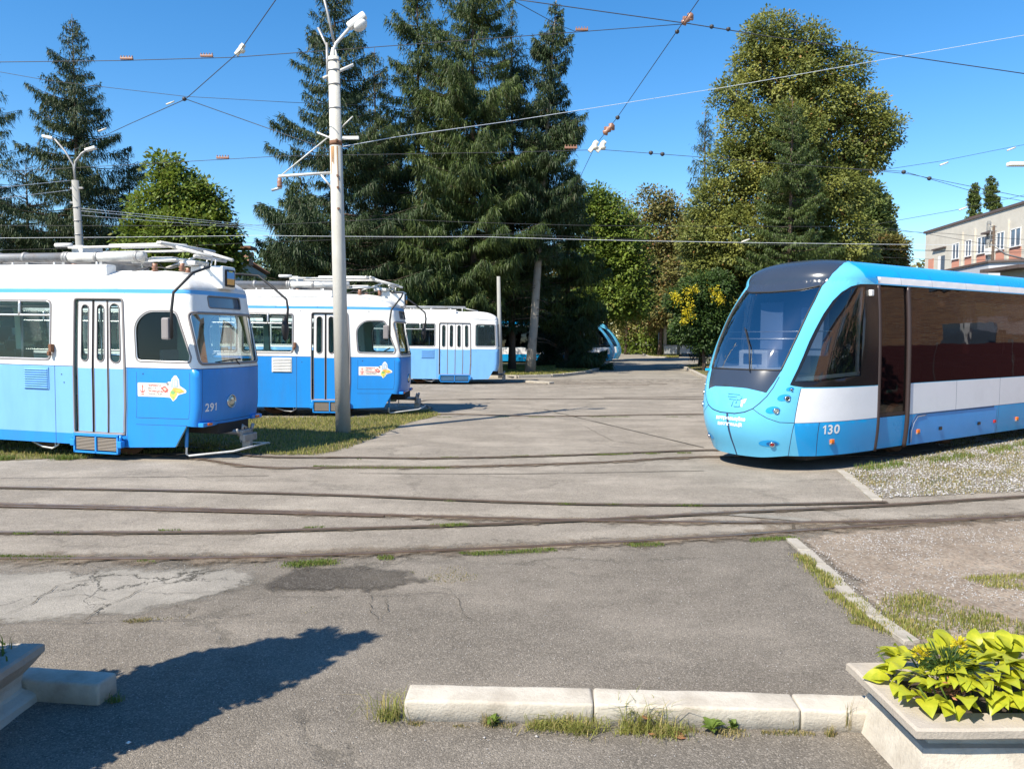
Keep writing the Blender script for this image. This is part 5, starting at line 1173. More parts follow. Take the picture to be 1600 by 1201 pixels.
vis=[(-12,12.9)]+GP((0,720),(140,715),(300,707),(410,711),(500,712),(545,701),(590,683),(640,661),(690,649),(668,640))+[(-4,20.2),(-12,20.2)]
blades('grass','short sunlit grass on the strip between the two nearest trams',inside(vis,42000,1,.012),.02,.075,.012,'grass',1)
blades('grass','dry straw coloured blades mixed into the strip of grass',inside(vis,14000,2,.012,.8),.02,.09,.010,'drygrass',2)
isv=[(-4,39.3)]+GP((735,588),(800,590),(870,588),(915,583),(938,576),(948,567))+[(6,56),(-4,56)]
blades('grass','grass on the lawn under the tall spruces',inside(isv,20000,3,.10),.03,.11,.03,'grass',3)
blades('grass','grass on the small lawn behind the streamlined tram nose',inside(islandR,8000,4,.10),.03,.10,.03,'grass',4)
blades('grass','grass patch by the far metal bins',inside(isl3,8000,5,.08),.05,.14,.06,'grass',5)
grv=GP((1318,737),(1372,780),(1480,775),(1600,769))+[(11,12.2),(13,18.5),(8,15.5)]+GP((1500,700))
blades('grass','dry yellow grass over the gravel beside the streamlined tram',inside(grv,22000,6,.012,1.4),.015,.06,.008,'drygrass',6)
blades('grass','green tufts growing along the gravel beside the streamlined tram',inside(grv,7000,7,.012,2.6),.015,.05,.007,'grass',7)
def along(pts,w_,n,seed,z=.012,dens=1.5,thr=.0):
    rr=np.random.default_rng(seed); L=[np.array(p[:2]) for p in pts]; out=[]
    seg=[np.linalg.norm(b-a) for a,b in zip(L,L[1:])]; tot=sum(seg)
    for a,b,s in zip(L,L[1:],seg):
        m=int(n*s/tot); t=rr.random(m)[:,None]; out.append(a+(b-a)*t+rr.normal(size=(m,2))*w_*.5)
    P=np.concatenate(out); v=np.array([mnoise.noise(Vector((x*dens,y*dens,seed))) for x,y in P]); P=P[v>thr]
    return np.column_stack([P,np.full(len(P),z)])
W=[along([G(1340,735),(7.6,13.2),(12,16.2)],.22,4500,11,.012,1.6,-.1),along([G(0,719),G(135,718)],.12,2500,12,.012,1.5,-.2)]
blades('weed','tangled green weeds at the foot of the streamlined tram and along the far rail',np.concatenate(W),.02,.10,.008,'weed',11,cat='weeds')
W=[along([G(-20,872),G(420,881),G(520,877),G(720,868),G(1000,853),G(1240,842)],.07,16000,13,.010,1.6,.12),along([G(450,884),G(520,880)],.10,1600,14,.012,1,-.9),along([G(410,728),G(520,731),G(700,732)],.10,5000,27,.012,1.5,-.1),along([G(690,824),G(730,822)],.05,500,15,.02,1,-.9),along([G(530,776),G(800,789),G(1180,793)],.04,4000,16,.018,2,.2),along([G(560,719),G(1080,709)],.05,5000,17,.018,2,.1),along([G(600,653),G(1080,652)],.06,3000,18,.018,2,.1),along([G(0,837),G(900,818)],.03,3000,19,.018,3,.2)]
blades('weed','low moss and tufts growing along the rails',np.concatenate(W),.006,.03,.006,'weed',12,cat='weeds')
W=[along([G(1245,860),G(1290,905),G(1345,960),G(1390,990)],.10,4200,21,.012,2.2,-.05),inside(GP((1285,925),(1345,935),(1400,985),(1330,975)),2500,22,.004,3.0),inside(GP((1345,930),(1430,925),(1480,940),(1560,965),(1640,990),(1500,1010),(1430,1000),(1370,965)),9000,23,.014,2.0),inside(GP((1500,905),(1600,900),(1600,925),(1540,920)),1500,24,.014,2)]
blades('weed','thin weeds growing over the sunken kerb and the dirt near the planter',np.concatenate(W),.01,.05,.006,'grass',13,cat='weeds')
W=[inside(GP((205,975),(300,965),(285,955),(190,972)),1500,25,.008,2.5),inside(GP((480,945),(500,955),(470,960)),300,26,.008,2.5),inside(GP((640,895),(720,885),(760,905),(690,915)),700,27,.01,3)]
blades('weed','yellowed dry moss on the cracked pavement',np.concatenate(W),.004,.016,.006,'drygrass',14,cat='weeds')
# gravel stones
def stones(name,label,P,smin,smax,mt,seed):
    rr=np.random.default_rng(seed); n=len(P)
    base=np.array([(1,0,0),(-1,0,0),(0,1,0),(0,-1,0),(0,0,1),(0,0,-1)],float); Fb=np.array([(0,2,4),(2,1,4),(1,3,4),(3,0,4),(2,0,5),(1,2,5),(3,1,5),(0,3,5)])
    s=rr.uniform(smin,smax,(n,1,1))*rr.uniform(.6,1.2,(n,6,1)); a=rr.uniform(0,6.28,n); ca,sa=np.cos(a)[:,None],np.sin(a)[:,None]
    V=base[None]*s; V[:,:,2]*=.6; X=V[:,:,0]*ca-V[:,:,1]*sa; Y=V[:,:,0]*sa+V[:,:,1]*ca; V=np.stack([X,Y,V[:,:,2]],-1)+P[:,None,:]
    F=(Fb[None]+(np.arange(n)*6)[:,None,None]).reshape(-1,3)
    o=link(name,npmesh(name,V.reshape(-1,3),F,M[mt])); return tag(o,label,'gravel',kind='stuff')
P=inside(grv,9000,31,.018); stones('gravel','loose grey stones between the rails and the streamlined tram',P,.008,.026,'stones',31)
P=inside(GP((1250,845),(1600,812),(1750,880),(1700,1010),(1420,1000),(1330,925)),5000,32,.014,1.2); stones('gravel','small stones scattered on the dusty dirt',P,.003,.012,'stones',32)
P=inside(GP((-60,885),(1240,845),(1500,1195),(-60,1195)),2500,33,.003); stones('gravel','tiny loose chips on the near asphalt',P,.002,.006,'stones',33)
PEB=['white pebble in front of the left shadow, lowest left','pale pebble before the weeds at the first kerb joint','small grey pebble just left of the weeds at the kerb','grey pebble close to the nearest rail','tiny pebble behind the middle kerb block']
for px,py,s in ((201,1161,.013),(838,1151,.010),(757,1153,.009),(1003,857,.01),(1030,1060,.006)):
    p=G(px,py); stones('pebble',None,np.array([[p[0],p[1],.006]]),s,s*1.3,'numwhite' if px==201 else 'stones',int(px))
for o in [o for o in COL.objects if o.name.startswith('pebble')]:
    del o['kind']; tag(o,PEB.pop(0),'pebble','pebbles on the near asphalt')
# ---------------------------------------------------------------- foreground kerb blocks, planters, plants
GK='whitewashed kerb blocks in the foreground'
def kerb_block(a,b,h,w_,label,seed,zt=0.0):
    a=Vector(a[:2]); b=Vector(b[:2]); d=b-a; l=d.length
    bm=bmesh.new(); bmesh.ops.create_cube(bm,size=1); bmesh.ops.scale(bm,vec=(l-.006,w_,h+.04),verts=bm.verts); bmesh.ops.translate(bm,vec=(l/2,w_/2,(h-.04)/2),verts=bm.verts)
    top=[e for e in bm.edges if all(v.co.z>h*.5 for v in e.verts)]+[e for e in bm.edges if abs(e.verts[0].co.z-e.verts[1].co.z)>h*.5]
    bmesh.ops.bevel(bm,geom=top,offset=.018,segments=3,profile=.6,affect='EDGES')
    bmesh.ops.subdivide_edges(bm,edges=[e for e in bm.edges if e.calc_length()>.2],cuts=12,use_grid_fill=True)
    for v in bm.verts:
        n=mnoise.noise_vector(Vector((v.co.x*6+seed,v.co.y*9,v.co.z*9)))*.006+mnoise.noise_vector(Vector((v.co.x*30+seed,v.co.y*30,v.co.z*30)))*.002; v.co+=n
    me=bpy.data.meshes.new('kerb_block'); bm.to_mesh(me); bm.free(); me.materials.append(M['limewash'])
    for p in me.polygons: p.use_smooth=True
    o=link('kerb_block',me,None,loc=(a.x,a.y,zt),rot=(0,0,math.atan2(d.y,d.x))); return tag(o,label,'kerb block',GK)
KH=.115
A=G(630,1125); B=G(928,1132); C=G(1252,1141); D=G(1400,1146)
kerb_block(A,B,KH,.20,'left whitewashed kerb block with a rounded free end',1)
kerb_block(B,C,KH,.20,'long middle whitewashed kerb block behind the thickest weeds',2)
kerb_block(C,D,KH,.20,'short whitewashed kerb block that meets the hosta planter',3)
kerb_block(G(-30,1090),G(155,1102),.125,.17,'shaded kerb block at the left, next to the left planter',4)
def planter(label,corner,wx,wy,h,prof,seed):
    """corner = front left corner of the rim; body concave under a projecting rim"""
    root=empty('planter',(corner[0]+wx/2,corner[1]+wy/2,0),0,label,'planter','concrete planters in the foreground')
    def ringpts(inset,z,n=7):
        hx,hy=wx/2-inset,wy/2-inset; pts=[]
        for (x0,y0,x1,y1) in ((-hx,-hy,hx,-hy),(hx,-hy,hx,hy),(hx,hy,-hx,hy),(-hx,hy,-hx,-hy)):
            for k in range(n): pts.append((x0+(x1-x0)*k/n,y0+(y1-y0)*k/n,z))
        return pts
    def loft(name,prof_,mt,capb=True,capt=True):
        vs=[];fs=[]; n=28
        for ins,z in prof_: vs+=ringpts(ins,z)
        for i in range(len(prof_)-1):
            for k in range(n): fs.append((i*n+k,i*n+(k+1)%n,(i+1)*n+(k+1)%n,(i+1)*n+k))
        m=MB(); m.add(vs,fs)
        m.v=[(x+mnoise.noise(Vector((x*7+seed,y*7,z*9)))*.006,y+mnoise.noise(Vector((x*7,y*7+seed,z*9)))*.006,z+mnoise.noise(Vector((x*5,y*5,z*5+seed)))*.003) for x,y,z in m.v]
        return m.build(name,mt,root)
    loft('rim',prof['rim'],M['concrete']); loft('body',prof['body'],M['limewash'])
    so=MB(); so.box(-wx/2+.13,wx/2-.13,-wy/2+.13,wy/2-.13,h-.12,h-.035); so.build('soil',M['soil'],root)
    return root
hR=.33
cR=G(1432,1139,hR); bR=G(1350,1033,hR)
PR=planter('right hand concrete planter overflowing with yellow green hosta leaves',(min(cR[0],bR[0])+.0,cR[1]),1.5,bR[1]-cR[1],hR,{'rim':[(.16,hR-.14),(.16,hR-.02),(.15,hR),(.012,hR),(0,hR-.01),(0,hR-.045),(.012,hR-.055),(.10,hR-.06)],'body':[(.12,hR-.06),(.12,.20),(.085,.195),(.078,.18),(.03,.0),(.03,-.03)]},1)
hL=.32
tR=G(70,1003,hL)
PL=planter('left hand concrete planter in shade, cut by the frame',(tR[0]-1.5,tR[1]-.80),1.5,.80,hL,{'rim':[(.14,hL-.14),(.14,hL-.02),(.13,hL),(.015,hL),(0,hL-.012),(0,hL-.05),(.02,hL-.075),(.03,hL-.09),(.055,hL-.12),(.08,hL-.15)],'body':[(.08,hL-.15),(.088,.13),(.088,.09),(.075,.075),(.03,.055),(.015,.04),(.01,-.02)]},2)
# hosta
def hosta_leaf(seed):
    r=random.Random(seed); L=1.0; n=7; bend=r.uniform(.4,1.3); vs=[];fs=[]
    for i in range(n+1):
        t=i/n; wd=.36*math.sin(math.pi*min(1,t**.72*.98+.02))**.9*(1-.15*t); 
        if i==n: wd=.004
        x=t*L; z=.20*math.sin(t*2.1)-.34*t*t*bend
        for s,dz in ((-1,.08),(-.5,.0),(0,-.035),(.5,.0),(1,.08)):
            vs.append((x,s*wd,z+dz*wd*1.4+(math.sin(t*13+s*3+seed)*.018*abs(s)*4*wd)))
    for i in range(n):
        for k in range(4): fs.append((i*5+k,(i+1)*5+k,(i+1)*5+k+1,i*5+k+1))
    return MB().add(vs,fs,True).mesh('leaf',M['hosta'])
HL=[hosta_leaf(k) for k in range(7)]
cx,cy=PR.location.x,PR.location.y
hosta=empty('hosta_plant',(cx,cy,hR-.04),0,'yellow green hosta with broad pointed leaves filling the right planter','plant')
r=random.Random(12)
n_l=0
for k in range(380):
    px=r.uniform(-.66,.70); py=r.uniform(-.26,.27)
    if px<-.60 and abs(py)>.2: continue
    layer=r.random(); ed=max(abs(px)/.70,abs(py)/.28)
    az=math.atan2(py*2.2,px*.55)+r.gauss(0,.7)
    z=.04+.15*(1-ed**2)+.07*layer
    s=r.uniform(.085,.14)*(1.0 if layer>.3 else .85)
    pitch=-.55+1.0*ed*.5+r.gauss(0,.22)+.15
    o=link('leaf',HL[k%7],hosta,loc=(px,py,z),rot=(r.gauss(0,.28),pitch,az),scale=(s,s*r.uniform(.85,1.15),s)); n_l+=1
st_=MB()
for k in range(60):
    a=(r.uniform(-.6,.6),r.uniform(-.22,.22),.0); st_.tube([a,(a[0]*1.05,a[1]*1.1,.08),(a[0]*1.15,a[1]*1.2,.16)],.004,4)
o=st_.build('stem',M['weed'],hosta); o['kind']='stuff'
# small flower with fine leaves in the hosta and yellow heads
fl=empty('flower',(cx-.44,cy-.05,hR-.04),0,'small green plant with ragged leaves and wilted brown heads among the hosta leaves','plant')
rr=np.random.default_rng(8); n=520; c=np.stack([rr.normal(0,.06,n),rr.normal(0,.05,n),rr.uniform(.10,.26,n)],1); d=unit(np.stack([c[:,0]*6,c[:,1]*6,rr.uniform(-.2,.8,n)],1)); v,f=cards(c,d,.009,.05); o=link('foliage',npmesh('foliage',v,f,M['darkleaf']),fl)
n=150; c=np.array([-.02,-.07,.13])+rr.normal(size=(n,3))*np.array([.03,.02,.02]); v,f=cards(c,unit(rr.normal(size=(n,3))),.012,.03); link('withered_head',npmesh('withered_head',v,f,M['deadleaf']),fl)
for k,(dx,dy,dz) in enumerate(((-.10,.06,.23),(.12,.10,.26))):
    n=130; c=np.array([dx,dy,dz])+unit(rr.normal(size=(n,3)))*rr.uniform(0,.032,(n,1)); v,f=cards(c,unit(c-np.array([dx,dy,dz-.01])+1e-4),.010,.024); link('yellow_head',npmesh('yellow_head',v,f,M['goldflower']),fl)
# weeds along the kerb blocks
def tuft(px,py,n,hmin,hmax,label,mt,seed,spread=.05,bend=1.0,w_=.0042,z=0):
    rr=np.random.default_rng(seed); p=G(px,py); P=np.column_stack([p[0]+rr.normal(size=n)*spread,p[1]+rr.normal(size=n)*spread*.5,np.full(n,z)])
    o=blades('grass_tuft',None,P,hmin,hmax,w_,mt,seed,bend*1.25); del o['kind']; return tag(o,label,'grass tuft','tufts of grass along the kerb blocks')
tuft(608,1123,150,.05,.20,'bushy grass tuft at the free left end of the kerb blocks','grass',61,.045,1.3)
tuft(768,1131,70,.02,.09,'small tuft in front of the left kerb block','drygrass',62,.025,1.0)
tuft(868,1136,170,.03,.12,'spreading tuft just left of the first kerb joint','grass',63,.07,1.3)
tuft(915,1143,170,.03,.13,'tuft growing across the first kerb joint','grass',64,.07,1.3)
tuft(1000,1138,170,.04,.22,'tallest tuft, before the middle kerb block','grass',65,.07,1.2)
tuft(1045,1148,120,.03,.10,'dense low tuft right of the tallest one','grass',66,.06,1.4)
tuft(1140,1147,90,.01,.05,'thin dry tuft before the right half of the middle block','drygrass',67,.05,1.4)
tuft(1245,1140,12,.06,.16,'single thin stalk at the second kerb joint','drygrass',68,.01,.3,.004)
tuft(1325,1143,14,.10,.26,'tall dry stalks before the short kerb block','drygrass',69,.012,.25,.004)
tuft(1297,1150,40,.02,.08,'dark dry tuft before the short kerb block','drygrass',70,.012,.5)
tuft(180,1096,60,.02,.08,'shaded tuft at the end of the left kerb block','weed',71,.03,.8)
P_=np.concatenate([along([G(640,1131),G(930,1137),G(1250,1146),G(1385,1151)],.030,3600,81,.002,6,.02)])
blades('grass','dry brown litter and thatch along the foot of the kerb blocks',P_,.004,.018,.004,'drygrass',81)
P_=np.concatenate([along([G(800,1136),G(1060,1146)],.045,1500,82,.002,5,.0)])
blades('grass','low green creeping grass before the joint of the kerb blocks',P_,.01,.055,.0035,'grass',82,1.8)
def rosette(px,py,s,label,seed,n=16):
    p=G(px,py); r=random.Random(seed); ro=empty('weed_plant',(p[0],p[1],0),0,label,'weed','broad leaved weeds along the kerb blocks')
    for k in range(n): link('leaf',RL,ro,loc=(0,0,.004+.03*r.random()),rot=(r.gauss(0,.25),-r.uniform(.1,1.1),r.uniform(0,6.28)),scale=(s*r.uniform(.6,1.1),)*3)
RL=HL[0].copy(); RL.materials.clear(); RL.materials.append(M['weed']); RL.name='leaf'
rosette(986,1128,.085,'broad leaved weed beside the tallest tuft',5); rosette(1112,1143,.075,'broad leaved weed in front of the right part of the middle block',6); rosette(1145,1140,.05,'tiny broad leaved weed next to the dry tuft',7); rosette(770,1134,.05,'tiny broad leaved weed in front of the left block',8)
def deadleaf(px,py,s,rz,label,z=0.005):
    p=G(px,py); m=hosta_leaf(int(px)); m.materials.clear(); m.materials.append(M['deadleaf']); m.name='fallen_leaf'
    o=link('fallen_leaf',m,None,loc=(p[0],p[1],z+.01),rot=(.1,.15,rz),scale=(s,s*1.3,s*.5)); tag(o,label,'leaf','fallen leaves by the kerb blocks')
deadleaf(1052,1152,.08,.1,'dry brown leaf at the right foot of the weeds'); deadleaf(1008,1140,.06,1.2,'dry brown leaf leaning on the tallest tuft',.05); deadleaf(1022,1152,.04,2.2,'small dry leaf on the asphalt below the tufts')
# columnar shrub just out of frame that throws the long shadow
p=(-3.15,3.30)
sh=broadleaf('columnar_shrub','tall clipped evergreen beside the left planter, known by its long shadow',p[0],p[1],[(0,0,.5,.46,.6),(0,0,1.1,.46,.7),(.0,.0,1.7,.40,.8),(0,0,2.3,.27,.6),(0,0,2.75,.13,.4),(-.45,-.15,.8,.40,.8),(-.5,-.2,1.5,.28,.6)],91,n=70000,leaf=(.04,.06),mt='darkleaf',trunk=(.4,.07),clump=.07,cat='shrub')
rr=np.random.default_rng(5)
o=blades('grass_tuft',None,np.column_stack([tR[0]-.30+rr.normal(size=160)*.10,tR[1]-.25+rr.normal(size=160)*.08,np.full(160,hL-.04)]),.08,.17,.012,'weed',72,.8); del o['kind']; tag(o,'green sprig growing in the left planter','plant')
# ---------------------------------------------------------------- poles
def leaning(root,lean): root.rotation_euler=(0,-lean,0)
def main_pole():
    b=G(535,677); root=empty('lamp_pole',(b[0],16.9,0),0,'tall white peeling lamp pole with rust stains, standing in the grass strip','lamp pole'); leaning(root,.012)
    MB().tube([(0,0,-.1),(0,0,4),(0,0,8.10)],[.165,.145,.118],24).build('pole',M['polepaint'],root)
    bd=MB()
    for z in (8.0,7.8,7.5,7.0,6.25): bd.tube([(0,0,z),(0,0,z+.035)],.132,20)
    bd.build('steel_band',M['steel'],root)
    rs=MB()
    for z,hh in ((6.23,.10),): rs.tube([(0,0,z),(0,0,z+hh)],.136,20)
    rs.build('rusty_band',M['rust'],root)
    st=MB(); rr=random.Random(4)
    for k in range(4):
        a=-math.pi/2+rr.uniform(-.7,.5); L=rr.uniform(.25,1.1); x,y=math.cos(a)*.133,math.sin(a)*.133
        nx,ny=-math.sin(a)*.014,math.cos(a)*.014
        st.add([(x-nx,y-ny,6.2),(x+nx,y+ny,6.2),(x*1.08+nx*.4,y*1.08+ny*.4,6.2-L),(x*1.08-nx*.4,y*1.08-ny*.4,6.2-L)],[(0,1,2,3)])
    st.build('rust_streak',simple('orange rust stain',(.42,.24,.11),.85,var=.3,vscale=12),root)
    ar=MB(); ar.tube([(0,0,7.95),(0,0,8.25),(.05,0,8.38),(.36,-.02,8.70)],.035,8); ar.tube([(-.10,0,7.95),(-.02,0,8.3)],.022,6); ar.tube([(.10,0,7.95),(.02,0,8.3)],.022,6)
    ar.build('lamp_arm',M['whitemetal'],root)
    L=MB(); R=Matrix.Translation((.42,-.02,8.75))@Matrix.Rotation(rad(-35),4,'Y')
    L.box(-.10,.36,-.10,.10,-.05,.09,R,ch=.045); lo=L.build('lamp_head',M['lampwhite'],root)
    b2=MB(); R2=R@Matrix.Translation((.14,0,-.05)); b2.lathe([(.001,-.16),(.07,-.14),(.11,-.07),(.115,.0)],18,R2@Matrix.Diagonal((1.5,1,1,1))); b2.build('diffuser',M['whitemetal'],lo)
    br=MB(); br.tube([(-.14,0,8.0),(-.15,0,8.35),(-.32,0,8.72)],.026,6); br.tube([(-.14,0,7.6),(-.14,0,8.4)],.03,6); br.tube([(.03,0,8.30),(-.10,0,9.0),(-.26,0,9.7)],.030,6)
    br.build('stub_bracket',M['steel'],root)
    cr=MB(); cr.box(-.30,.40,-.04,.04,7.93,8.0,Matrix.Rotation(-.25,4,'Y')@Matrix.Translation((-2.0,0,.02)),ch=.01)
    cr.build('cross_arm',M['whitemetal'],root) if False else None
    c2=MB(); c2.tube([(-.24,0,7.66),(.42,0,7.94)],.035,8); c2.build('cross_arm',M['whitemetal'],root)
    la=MB(); la.tube([(-.1,0,5.66),(-1.26,0,5.60)],.032,8); la.tube([(-.13,0,5.35),(-.35,0,5.64)],.022,6); la.tube([(-1.2,0,5.62),(-.12,0,6.45)],.014,6); la.tube([(.1,0,6.6),(.38,0,6.85)],.014,6)
    ao=la.build('side_arm',M['whitemetal'],root)
    MB().lathe([(.05,5.36),(.06,5.40),(.045,5.43),(.06,5.47),(.045,5.50),(.05,5.56)],12,None,True,-1.24,0).build('insulator',M['insul'],ao); MB().tube([(-1.42,0,5.30),(-1.2,0,5.36)],.03,6).build('clamp',M['galv'],ao)
    wc=MB(); wc.tube([(-.4,0,6.52),(-.13,-.02,6.40),(.13,-.02,6.38),(.42,0,6.40)],.02,6); wc.box(.13,.50,-.03,.03,6.36,6.43,ch=.01); wc.build('wire_clamp',M['whitemetal'],root)
    bo=MB()
    for z in (6.3,5.55,5.3,4.85): bo.box(.03,.07,-.17,-.12,z,z+.04)
    bo.build('bolt',M['rust'],root); bo_=root
    return root
main_pole()
def twin_lamp():
    Y=26.0; p=AT(119,388,Y); root=empty('lamp_pole',(p[0]+.3,Y,0),0,'grey concrete pole with two curved lamp arms behind the nearest tram','lamp pole'); leaning(root,.035)
    H=AT(113,282,Y)[2]
    MB().tube([(0,0,0),(0,0,H)],[.15,.11],16).build('pole',M['greyconc'],root)
    a=MB(); a.tube([(0,0,H-.1),(.0,0,H+.35),(.05,0,H+.62),(.28,0,H+.88),(.45,0,H+.97)],.035,8); a.tube([(0,0,H-.1),(-.02,0,H+.5),(-.25,0,H+.95),(-.62,.1,H+1.38),(-.72,.1,H+1.42)],.035,8); a.build('lamp_arm',M['steel'],root)
    for x,y,z,s in ((.42,0,H+.97,1),(-.68,.1,H+1.42,-1)):
        R=Matrix.Translation((x,y,z))@Matrix.Rotation(rad(-14*s),4,'Y'); l=MB(); l.box(min(0,.36*s),max(0,.36*s),-.09,.09,-.04,.05,R,ch=.03); l.build('lamp_head',M['lampwhite'],root)
    b=MB()
    for k in range(7): b.tube([(0,0,H-.9-k*.45),(0,0,H-.87-k*.45)],.135,12)
    b.box(-.17,.25,-.04,.04,H-.28,H-.22); b.box(-.2,-.1,-.04,.04,H-.75,H-.69); b.build('steel_band',M['steel'],root)
twin_lamp()
p=AT(782,560,40); po=empty('pole',(p[0],40,0),0,'slender grey pole rising behind the square end of the farthest vintage tram','pole'); MB().tube([(0,0,0),(-.1,0,AT(780,432,40)[2])],[.13,.09],12).build('shaft',M['greyconc'],po)
p=AT(1036,557,87); po=empty('pole',(p[0],86,0),0,'distant concrete pole at the end of the street by the metal bins','pole'); MB().tube([(0,0,0),(0,0,8.2)],[.20,.13],12).build('shaft',M['palebark'] and M['greyconc'],po); MB().tube([(0,0,7.7),(-2.2,0,7.75)],.05,6).build('bracket',M['steel'],po); MB().tube([(0,0,6.9),(-1.0,0,6.9)],.05,6).build('bracket',M['steel'],po)
p=AT(1025,557,92); po=empty('post',(p[0],90,0),0,'short pale post left of the distant concrete pole','post'); MB().tube([(0,0,0),(0,0,2.9)],[.14,.12],10).build('shaft',M['greyconc'],po)
# utility pole by the cream building
p=AT(1550,430,62); po=empty('utility_pole',(p[0],62,0),0,'dark utility pole with ladder like insulator frames before the cream building','utility pole')
MB().tube([(0,0,0),(0,0,11.0)],[.14,.10],10).build('shaft',M['bark'],po)
f=MB()
for z in (10.9,10.55,10.2,9.85,9.5): f.box(-.30,.22,-.05,.05,z,z+.06)
f.tube([(-.25,0,9.3),(-.25,0,11.3)],.05,6); f.tube([(.1,0,9.4),(1.0,0,8.75),(2.6,0,8.35)],.07,6); f.build('insulator_frame',M['steel'],po)
for z in (11.1,10.6,9.6): MB().box(-.50,-.32,-.1,.1,z,z+.3,ch=.03).build('insulator',M['greyconc'],po)
# ---------------------------------------------------------------- overhead wires
GW='overhead wires and span cables across the yard'
def wire(label,pts,r,mt='cable',blobs=(),sag=0.0):
    """pts: (px,py,Y) points joined in space; blobs: (px,py,Y,kind)"""
    P=[Vector(AT(*p)) for p in pts]; root=empty('overhead_wire',tuple(P[0]),0,label,'overhead wire',GW); o=P[0]
    Q=[]
    for a,b in zip(P,P[1:]):
        n=6
        for k in range(n): t=k/n; q=a.lerp(b,t); q.z-=sag*4*t*(1-t); Q.append(q-o)
    Q.append(P[-1]-o); MB().tube([tuple(q) for q in Q],r*.62,5).build('cable',M[mt],root)
    for (px,py,Y,k) in blobs:
        c=Vector(AT(px,py,Y))-o; m=MB(); s=Y/20.0
        if k=='comb':
            m.box(-.16*s,.16*s,-.03,.03,-.005,.045*s,Matrix.Translation(c),ch=.008)
            for j in range(5): m.box((-.15+.07*j)*s,(-.13+.07*j)*s,-.02,.02,.04*s,.09*s,Matrix.Translation(c))
            m.build('splice_insulator',M['insul'],root)
        elif k=='node':
            R=Matrix.Translation(c)@Matrix.Rotation(-.9,4,'Y'); m.box(-.17*s,.17*s,-.05,.05,-.05*s,.05*s,R,ch=.02); m.lathe([(.05*s,-.1*s),(.09*s,-.04*s),(.05*s,0),(.08*s,.05*s),(.03*s,.12*s)],10,Matrix.Translation(c+Vector((.05*s,0,.02*s)))); m.build('strain_insulator',M['insulwhite'],root)
        elif k=='nodedark':
            R=Matrix.Translation(c)@Matrix.Rotation(-.8,4,'Y'); m.lathe([(.03*s,-.22*s),(.09*s,-.18*s),(.05*s,-.12*s),(.09*s,-.05*s),(.04*s,0),(.10*s,.05*s),(.06*s,.12*s)],10,R@Matrix.Rotation(math.pi/2,4,'Y')); m.box(-.15*s,.12*s,-.04,.04,-.06*s,.03*s,Matrix.Translation(c),ch=.015); m.build('strain_insulator',M['insul'],root)
        elif k=='small':
            m.lathe([(.02*s,-.05*s),(.055*s,-.02*s),(.055*s,.03*s),(.02*s,.05*s)],8,Matrix.Translation(c)); m.build('wire_clip',M['cable'],root)
        elif k=='sleeve':
            R=Matrix.Translation(c)@Matrix.Rotation(-.35,4,'Y'); m.tube([(-.11*s,0,0),(.11*s,0,0)],.02*s,8); m.v=[tuple(R@Vector(v)) for v in m.v]; m.build('sleeve',M['insulwhite'],root)
    return root
wire('span wire with comb shaped insulators crossing the upper left sky',[(-60,98,20),(187,95,20),(363,90,20),(530,78,20),(800,58,20),(1066,38,20)],.016,blobs=[(198,93,20,'comb'),(323,89,20,'comb'),(375,78,20,'node'),(909,48,20,'comb')])
wire('heavy span wire entering at the top and falling to the upper right edge',[(795,-2,20),(1074,37,20),(1200,57,20),(1660,124,20)],.020,blobs=[(1076,28,20,'nodedark'),(1112,42,20,'small'),(1138,46,20,'small')])
wire('short wire dropping from the top edge to the slim spruce',[(800,0,20),(870,38,24),(900,50,26)],.016)
wire('thin wire sloping behind the big left spruce',[(-60,102,30),(75,126,30),(290,151,30),(450,160,30),(700,170,45)],.016)
wire('steep wire climbing to the top edge left of the white pole',[(452,-30,14),(375,80,17),(290,155,18),(200,195,22),(112,236,26)],.015,blobs=[(288,155,18,'small'),(266,161,18.5,'sleeve'),(160,203,24,'sleeve')])
wire('wire falling from the steep wire towards the white pole',[(290,155,18),(400,194,18),(524,238,17)],.014)
wire('pale cable rising from the white pole to the right hand edge',[(536,229,16.8),(620,214,18),(800,189,21),(1130,137,25),(1400,90,27),(1660,45,28)],.013,'whitecable')
wire('long steep wire with red insulators left of the maple',[(1120,-40,18),(1057,50,20),(965,183,27),(930,228,31),(905,280,38),(862,350,55)],.018,blobs=[(1058,50,20,'small'),(965,184,27,'small'),(953,200,28,'nodedark')])
wire('second level span wire with clips crossing behind the white pole',[(-60,272,26),(230,256,26),(440,244,26),(800,238,26),(940,234,26),(1100,246,26),(1380,268,26),(1420,272,26),(1660,320,26)],.015,blobs=[(348,248,26,'comb'),(892,232,26,'comb'),(927,229,26,'node'),(939,229,26,'node'),(1017,239,26,'small'),(1035,241,26,'small')])
wire('thin wire rising to a lamp bracket at the right edge',[(1370,267,26),(1470,252,28),(1570,232,30),(1660,215,30)],.012,blobs=[(1475,256,28,'sleeve'),(1580,233,30,'sleeve')])
wire('thin upper wire near the round insulator at the right',[(1300,262,26),(1412,268,26),(1530,302,27),(1660,325,27)],.014,blobs=[(1412,269,26,'small'),(1452,279,26,'small')])
wire('low wire at mid height across the spruces',[(-60,352,32),(400,352,32),(600,342,32),(900,352,32),(1300,354,32),(1480,365,32),(1660,378,32)],.013,sag=.02)
wire('lowest pale wire in front of the spruce boughs',[(-60,372,34),(400,368,34),(760,370,34),(1100,378,34),(1660,384,34)],.013,'whitecable',sag=.02,blobs=[(1165,376,34,'sleeve')])
wire('low wire from the left edge just above the vintage tram roofs',[(-60,392,36),(300,384,36),(420,378,36),(800,366,36),(1250,384,36),(1660,398,36)],.012)
